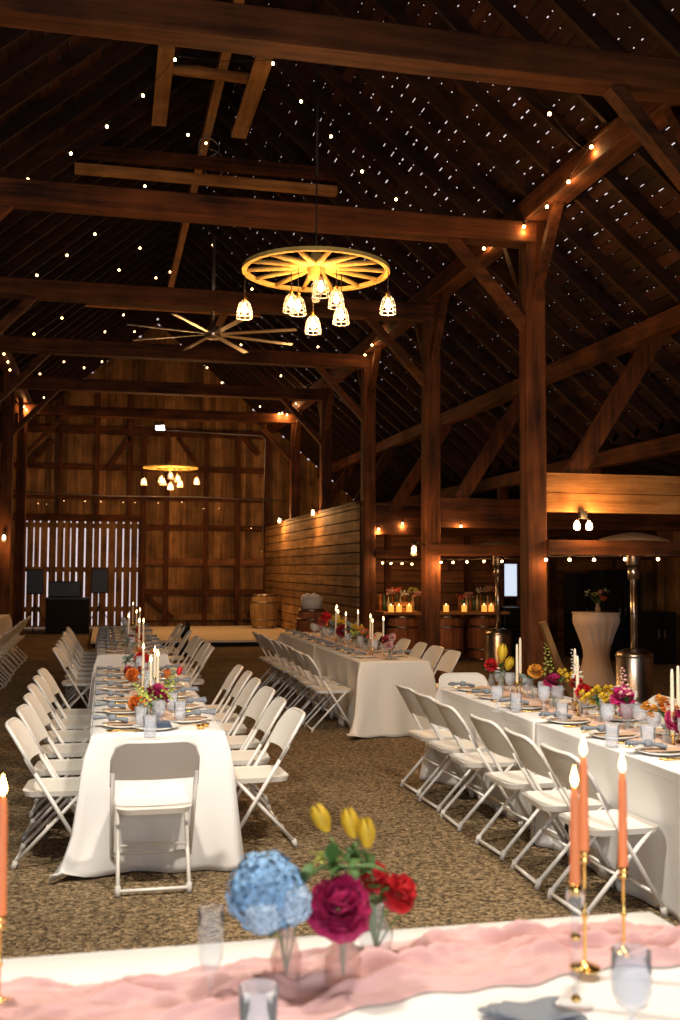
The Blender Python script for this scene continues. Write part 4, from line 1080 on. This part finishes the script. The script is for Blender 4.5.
# wall lamps
def jar_lamp(P, label, toward=(0,1,0), s=1.0, power=12):
    t = thing('jar_lamp', label, 'wall lamp', P)
    MB().lathe([(.001,.09),(.03,.085),(.035,.05),(.032,.045)], n=14).build('cap', m_blackm, t)
    MB().lathe([(.03,.045),(.045,.02),(.048,-.08),(.035,-.10),(.001,-.10)], n=14).build('glass_shade', m_glass, t)
    MB().lathe([(.01,.045),(.022,.02),(.034,-.02),(.026,-.05),(.001,-.06)], n=12).build('bulb', m_bigbulb, t)
    v = Vector(toward); MB().tube([(0,0,.085), v*.05+Vector((0,0,.10)), v*.19+Vector((0,0,.06))], .008, 6).build('arm', m_blackm, t)
    point('wall_lamp_light', Vector(P)-v.normalized()*.22+Vector((0,0,-.05)), power, WARM, .06)
jar_lamp(onX(279.5,520,XR-.30), 'farther jar lamp at the top of the stage side plank wall', (1,0,0), 1, 48)
jar_lamp(onX(313,512,XR-.30), 'nearer jar lamp at the top of the stage side plank wall', (1,0,0), 1, 48)
P = onY(414,549,YB_-.28); jar_lamp(P, 'jar lamp on the left face of the post by the bar', ((XR-.10-P.x)/.19, 1.05, 0), 1, 40)
jar_lamp((XL, 22.08, onY(15,537,22.1).z), 'jar lamp on the left post before the barn gate', (0,1.05,0), 1, 16)
P = onY(583, 519, YA-.14)
sc2 = thing('twin_sconce', 'black twin bulb fixture under the right loft beam', 'wall lamp', P)
MB().box(-.04,.04,-.03,.03,.0,.09).build('mount', m_blackm, sc2)
for s in (-1, 1):
    MB().tube([(0,0,.02),(s*.05,0,.01),(s*.075,0,-.02)], .012, 8).build('arm', m_blackm, sc2)
    MB().lathe([(.012,0),(.030,-.03),(.040,-.065),(.030,-.10),(.001,-.11)], (s*.075,0,-.02), 14).build('bulb', m_bigbulb, sc2)
point('wall_lamp_light', P+Vector((0,-.16,-.05)), 34, WARM, .08)

# ------------------------------------------------------------------ barrels and bar
def barrel_mesh(mat, label, loc, h=.90, r=.34, cat='barrel'):
    t = thing('wine_barrel', label, cat, loc)
    g = MB(); n = 24
    prof = [(r*.80+ (r-r*.80)*math.sin(PI*i/8), h*i/8) for i in range(9)]
    for k in range(n):       # separate staves so each takes its own tone
        a0, a1 = 2*PI*k/n+.004, 2*PI*(k+1)/n-.004; vs = []; m = len(prof)
        for rr, z in prof:
            for a, q in ((a0, rr), (a1, rr), (a1, rr-.02), (a0, rr-.02)): vs.append((q*math.cos(a), q*math.sin(a), z))
        fs = []
        for i in range(m-1):
            for j in range(4): a, b = i*4+j, i*4+(j+1) % 4; fs.append((a, b, b+4, a+4))
        fs += [(3,2,1,0), tuple(range((m-1)*4, m*4))]; g.add(vs, fs, False)
    g.build('staves', mat, t)
    MB().lathe([(.001,h-.03),(r*.79,h-.03),(r*.79,h-.05),(.001,h-.05)], n=24).build('head', mat, t)
    for z, w_ in ((.03,.05),(.22,.04),(h-.22,.04),(h-.03,.05)):
        z0, z1 = max(.0, z*h/.9-w_/2), min(h, z*h/.9+w_/2)
        f = lambda z: r*.80+.20*r*math.sin(PI*z/h)+.004
        MB().lathe([(f(z0)-.003,z0),(f(z0),z0),(f(z1),z1),(f(z1)-.003,z1)], n=32).build('hoop', m_hoop, t)
    return t
YBAR = 18.75
bar_c = [onY(402, 620, YBAR).x, onY(446.5, 620, YBAR).x, onY(483, 620, YBAR).x]
for k, (X, nm) in enumerate(zip(bar_c, ('left', 'middle', 'right'))): barrel_mesh(m_barrel, f'wine barrel under the bar counter, {nm} of the three', (X, YBAR, 0), .88, .31)
tag(MB().box(bar_c[0]-.45, bar_c[0]+.33, YBAR-.35, YBAR+.35, .882, .93).build('bar_counter', m_lumber), 'short plank counter on the left bar barrel', 'counter')
tag(MB().box(bar_c[1]-.36, bar_c[2]+.40, YBAR-.35, YBAR+.35, .882, .93).build('bar_counter', m_lumber), 'long plank counter across the middle and right bar barrels', 'counter')
P = onZ(258, 625.5, .15); barrel_mesh(m_barrelY, 'pale oak barrel standing on the stage by the plank wall', (4.13, 27.2, .15), .90, .36)
PB = onY(318, 640, 15.6); PBX = 4.10
barrel_mesh(m_barrel, 'wine barrel holding a cream tub behind the middle table', (4.18, 21.0, 0), .90, .32)
tub = thing('cream_tub', 'cream oval tub of rolled towels on the barrel behind the middle table', 'tub', (4.18, 21.0, .90))
MB().lathe([(.001,0),(.20,0),(.23,.24),(.225,.24),(.195,.02),(.001,.02)], n=24).build('tub', m_ivory, tub)
for k in range(5): MB().tube([(-.15+.07*k, -.10, .22+.03*(k % 2)), (-.14+.07*k, .10, .25+.03*(k % 2))], .045, 10).build('towel', m_cloth, tub)
def bottle(loc, label, mat, h=.30, r=.036, group='bottles on the bar'):
    return tag(MB().lathe([(.001,0),(r,0),(r,h*.58),(r*.4,h*.74),(r*.36,h),(.001,h)], n=12).build('bottle', mat, None, loc), label, 'bottle', group)
m_bott = [plain('bottle_amber', (.30,.10,.02), .15), plain('bottle_green', (.05,.10,.03), .15), plain('bottle_pale', (.50,.38,.20), .2)]
R = random.Random(2); k = 0
for nm, x0, x1, n in (('left counter', bar_c[0]-.36, bar_c[0]+.28, 9), ('right counter', bar_c[1]+.35, bar_c[2]+.33, 11)):
    for i in range(n):
        X = x0+(x1-x0)*i/(n-1); bottle((X, YBAR+.24, .931), f'small bottle, {ORD[i]} from left in the row on the {nm}', m_bott[i % 3], .26+.05*R.random())
for j, (a, b) in enumerate(((onY(484,600,YBAR).x, onY(496,600,YBAR).x), (onY(393,600,YBAR).x, onY(412,600,YBAR).x))):
    cr8 = thing('bottle_crate', ('slatted crate on the right' if j == 0 else 'slatted crate on the left')+' end of the bar counter' if j == 0 else 'slatted crate of flowers on the left bar counter', 'crate', ((a+b)/2, YBAR+.02, .931))
    hw = max(.12, (b-a)/2)
    for z in (.0, .10):
        MB().box(-hw,hw,-.13,-.115,z,z+.07).box(-hw,hw,.115,.13,z,z+.07).box(-hw,-hw+.015,-.115,.115,z,z+.07).box(hw-.015,hw,-.115,.115,z,z+.07).build('slat', m_lumber, cr8)
    MB().box(-hw+.016,hw-.016,-.114,.114,.0,.02).build('bottom', m_lumber, cr8)
for i, px in enumerate((391, 399, 409, 446, 464, 484, 491)):
    X = onY(px, 603, YBAR-.25).x
    t = thing('pillar_candle', f'glowing yellow pillar candle, {ORD[i]} from the left on the bar', 'candle', (X, YBAR-.26, .931), 0, 'pillar candles on the bar')
    MB().lathe([(.001,0),(.05,0),(.05,.12),(.044,.125),(.001,.115)], n=14).build('wax', m_ledc, t); flame_mb((0,0,.115), 1).build('flame', m_flame, t)
for i, (px, py, kd, cl) in enumerate(((390,592,'bunch','pink'),(397,590,'bunch','coral'),(404,593,'bunch','white'),(413,590,'bunch','lime'),(417,594,'bunch','pink'),(461,597,'bunch','coral'),(468,595,'bunch','pink'),(480,590,'bunch','white'),(489,589,'bunch','pink'))):
    P = onY(px, py, YBAR+.06 if i % 2 else YBAR-.10); 
    flower(kd, cl, (P.x, P.y, .932), P, f'{CNAME[cl]} blossoms, {ORD[i]} from the left on the bar', 1.5, 'blossoms on the bar', False)

# ------------------------------------------------------------------ patio heaters, cocktail table, dark furniture
def heater(x, y, label):
    t = thing('patio_heater', label, 'patio heater', (x, y, 0))
    MB().lathe([(.001,0),(.27,0),(.27,.05),(.24,.07),(.235,.62),(.225,.65),(.12,.70),(.001,.70)], n=32).build('tank_housing', m_steel, t)
    for zz_ in (.08, .60): MB().lathe([(.238,zz_),(.244,zz_),(.244,zz_+.02),(.238,zz_+.02)], n=32).build('trim_band', m_hoop, t)
    MB().tube([(0,0,.69),(0,0,1.62)], .045, 16).build('pole', m_steel, t)
    MB().tube([(0,0,1.60),(0,0,1.78)], .075, 16).build('collar', m_steel, t)
    MB().lathe([(.085,1.78),(.095,1.80),(.085,2.05),(.06,2.07)], n=20).build('burner_screen', m_hoop, t)
    for k in range(3):
        a = k*2*PI/3; MB().tube([(.09*math.cos(a),.09*math.sin(a),2.0),(.10*math.cos(a),.10*math.sin(a),2.16)], .006, 5).build('reflector_strut', m_steel, t)
    MB().lathe([(.46,2.10),(.44,2.12),(.30,2.165),(.12,2.205),(.001,2.215),(.001,2.208),(.12,2.195),(.30,2.155),(.44,2.11),(.46,2.10)], n=36).build('reflector', m_reflector, t)
    for z in (1.15,): MB().tube([(0,0,z),(0,0,z+.02)], .049, 16).build('joint_band', m_hoop, t)
HP = onY(634, 620, 12.35); heater(HP.x, HP.y, 'stainless steel patio heater right of the covered cocktail table')
HP2 = onY(498, 600, 17.0); heater(HP2.x, HP2.y, 'stainless steel patio heater in front of the bar barrels')
CP = onZ(596, 613, 1.07)
ct = thing('cocktail_table', 'tall cocktail table in a pinched stretch cover by the patio heater', 'table', (CP.x, CP.y, 0))
def cv(u, v):
    a = 2*PI*u; z = 1.07*v; r = .20+.15*abs(v-.42)**1.5*3.3 if v > .42 else .20+.13*((.42-v)/.42)**1.6
    r = min(.35, r); r *= 1+.035*math.sin(4*a)*(1-v)
    tw = .010*math.sin(a*16+v*11)*max(0, math.sin(PI*min(1, max(0, (v-.45)/.5))))
    return ((r+tw)*math.cos(a), (r+tw)*math.sin(a), z)
MB().grid(cv, 72, 30, True).build('stretch_cover', plain('champagne_spandex', (.66,.53,.44), .55, sheen=.3), ct)
MB().lathe([(.001,1.08),(.355,1.08),(.36,1.07),(.355,1.055),(.001,1.055)], n=40).build('top', plain('champagne_top', (.68,.56,.47), .6), ct)
v = make_vase(m_pinkglass, .13, .04, .025); v.location = (CP.x+.03, CP.y, 1.081); v['label'] = 'small amber vase on the tall cocktail table'
for i, (kd, cl, px, py, s_) in enumerate((('bunch','coral',603,598,.9),('bunch','lime',595,594,.9),('rose','pink',600,592,1.0),('sprig','sage',588,594,.7),('sprig','sage',605,592,.7))):
    P = onY(px, py, CP.y); flower(kd, cl, (CP.x+.03, CP.y, 1.095), P, f'{CNAME[cl]} {FNAME[kd].replace("_"," ")}, {ORD[i]} stem in the cocktail table vase' , s_, None, False)
# dark cabinets and equipment in the right aisle
def cabinet(xa, xb, y, h, label):
    t = thing('cabinet', label, 'cabinet', ((xa+xb)/2, y, 0)); w_ = xb-xa
    bevel(MB().box(-w_/2, w_/2, 0, .6, 0, h).build('body', m_black, t), .01)
    for s in (-1, 1):
        d = MB().box(min(0, s*w_/2)+.02, max(0, s*w_/2)-.02, -.025, -.001, .06, h-.06).build('door', m_blackm, t)
        MB().box(s*.06-.01, s*.06+.01, -.045, -.026, h*.5, h*.5+.15).build('handle', m_steel, d)
cabinet(onY(577,600,18.9).x, onY(601,600,18.9).x, 18.9, 1.66, 'tall black cabinet behind the cocktail table')
cabinet(onY(604,600,18.2).x, onY(640,600,18.2).x, 18.2, 1.72, 'wider tall black cabinet behind the patio heater')
cabinet(onY(645,600,17.4).x, onY(676,600,17.4).x, 17.4, .95, 'low black cabinet at the right aisle')
tag(MB().bar(onY(586,738,10.7),onY(542,622,10.7),.065,.08,(0,1,0)).build('leaning_timber', m_boardZ), 'short pale timber leaning on the nearest right post', 'timber')
bs = thing('stacked_equipment', 'dark stack of equipment below the small window', 'equipment', (onY(511,600,19.4).x, 19.4, 0))
bevel(MB().box(-.28,.28,-.25,.25,0,.60).build('case', m_black, bs), .02); bevel(MB().box(-.24,.24,-.22,.22,.61,.98).build('case', m_blackm, bs), .02)

# ------------------------------------------------------------------ loudspeakers and dj desk
def speaker(xpx, y, label, ztop, hpx=None):
    X = onY(xpx, 600, y).x; t = thing('loudspeaker', label, 'loudspeaker', (X, y, ztop-.62))
    g = MB(); g.add([(-.22,-.18,0),(.22,-.18,0),(.15,.18,0),(-.15,.18,0),(-.22,-.18,.66),(.22,-.18,.66),(.15,.18,.66),(-.15,.18,.66)], [(3,2,1,0),(4,5,6,7),(0,1,5,4),(1,2,6,5),(2,3,7,6),(3,0,4,7)])
    bevel(g.build('cabinet', m_black, t), .02); MB().box(-.20,.20,-.19,-.181,.03,.63).build('grille', m_blackm, t)
    s = thing('speaker_stand', 'black tripod stand under the '+label.split('black ')[-1], 'stand', (X, y, 0))
    MB().tube([(0,0,.30),(0,0,ztop-.621)], .018, 8).build('pole', m_blackm, s)
    for k in range(3):
        a = k*2*PI/3+.5; MB().tube([(0,0,.72),(.48*math.cos(a),.48*math.sin(a),.02)], .013, 6).build('leg', m_blackm, s)
    MB().tube([(0,0,.66),(0,0,.78)], .028, 8).build('collar', m_blackm, s)
speaker(35, 28.6, 'black loudspeaker left of the dj desk', 1.63); speaker(99.5, 28.4, 'black loudspeaker right of the dj desk', 1.66)
XD0, XD1 = onY(46, 600, 28.0).x, onY(90, 600, 28.0).x
dj = thing('dj_desk', 'black fronted dj desk before the barn gate', 'desk', ((XD0+XD1)/2, 28.0, 0)); w_ = (XD1-XD0)/2
MB().box(-w_, w_, -.30, .30, .90, .94).build('desktop', m_blackm, dj); MB().box(-w_+.03, w_-.03, -.28, -.25, .02, .898).build('front_panel', m_black, dj)
for s in (-1, 1): MB().box(s*w_-.03*s-.02, s*w_-.03*s+.02, -.249, .28, 0, .898).build('side_panel', m_black, dj)
XM0, XM1 = onY(48, 600, 28.1).x, onY(81, 600, 28.1).x
mo = thing('monitor', 'wide black monitor case standing on the dj desk', 'monitor', ((XM0+XM1)/2, 28.1, .941)); w_ = (XM1-XM0)/2
bevel(MB().box(-w_, w_, -.05, .05, 0, .42).build('case', m_black, mo), .01); MB().box(-w_+.03, w_-.03, -.056, -.0505, .03, .39).build('screen', m_blackm, mo)
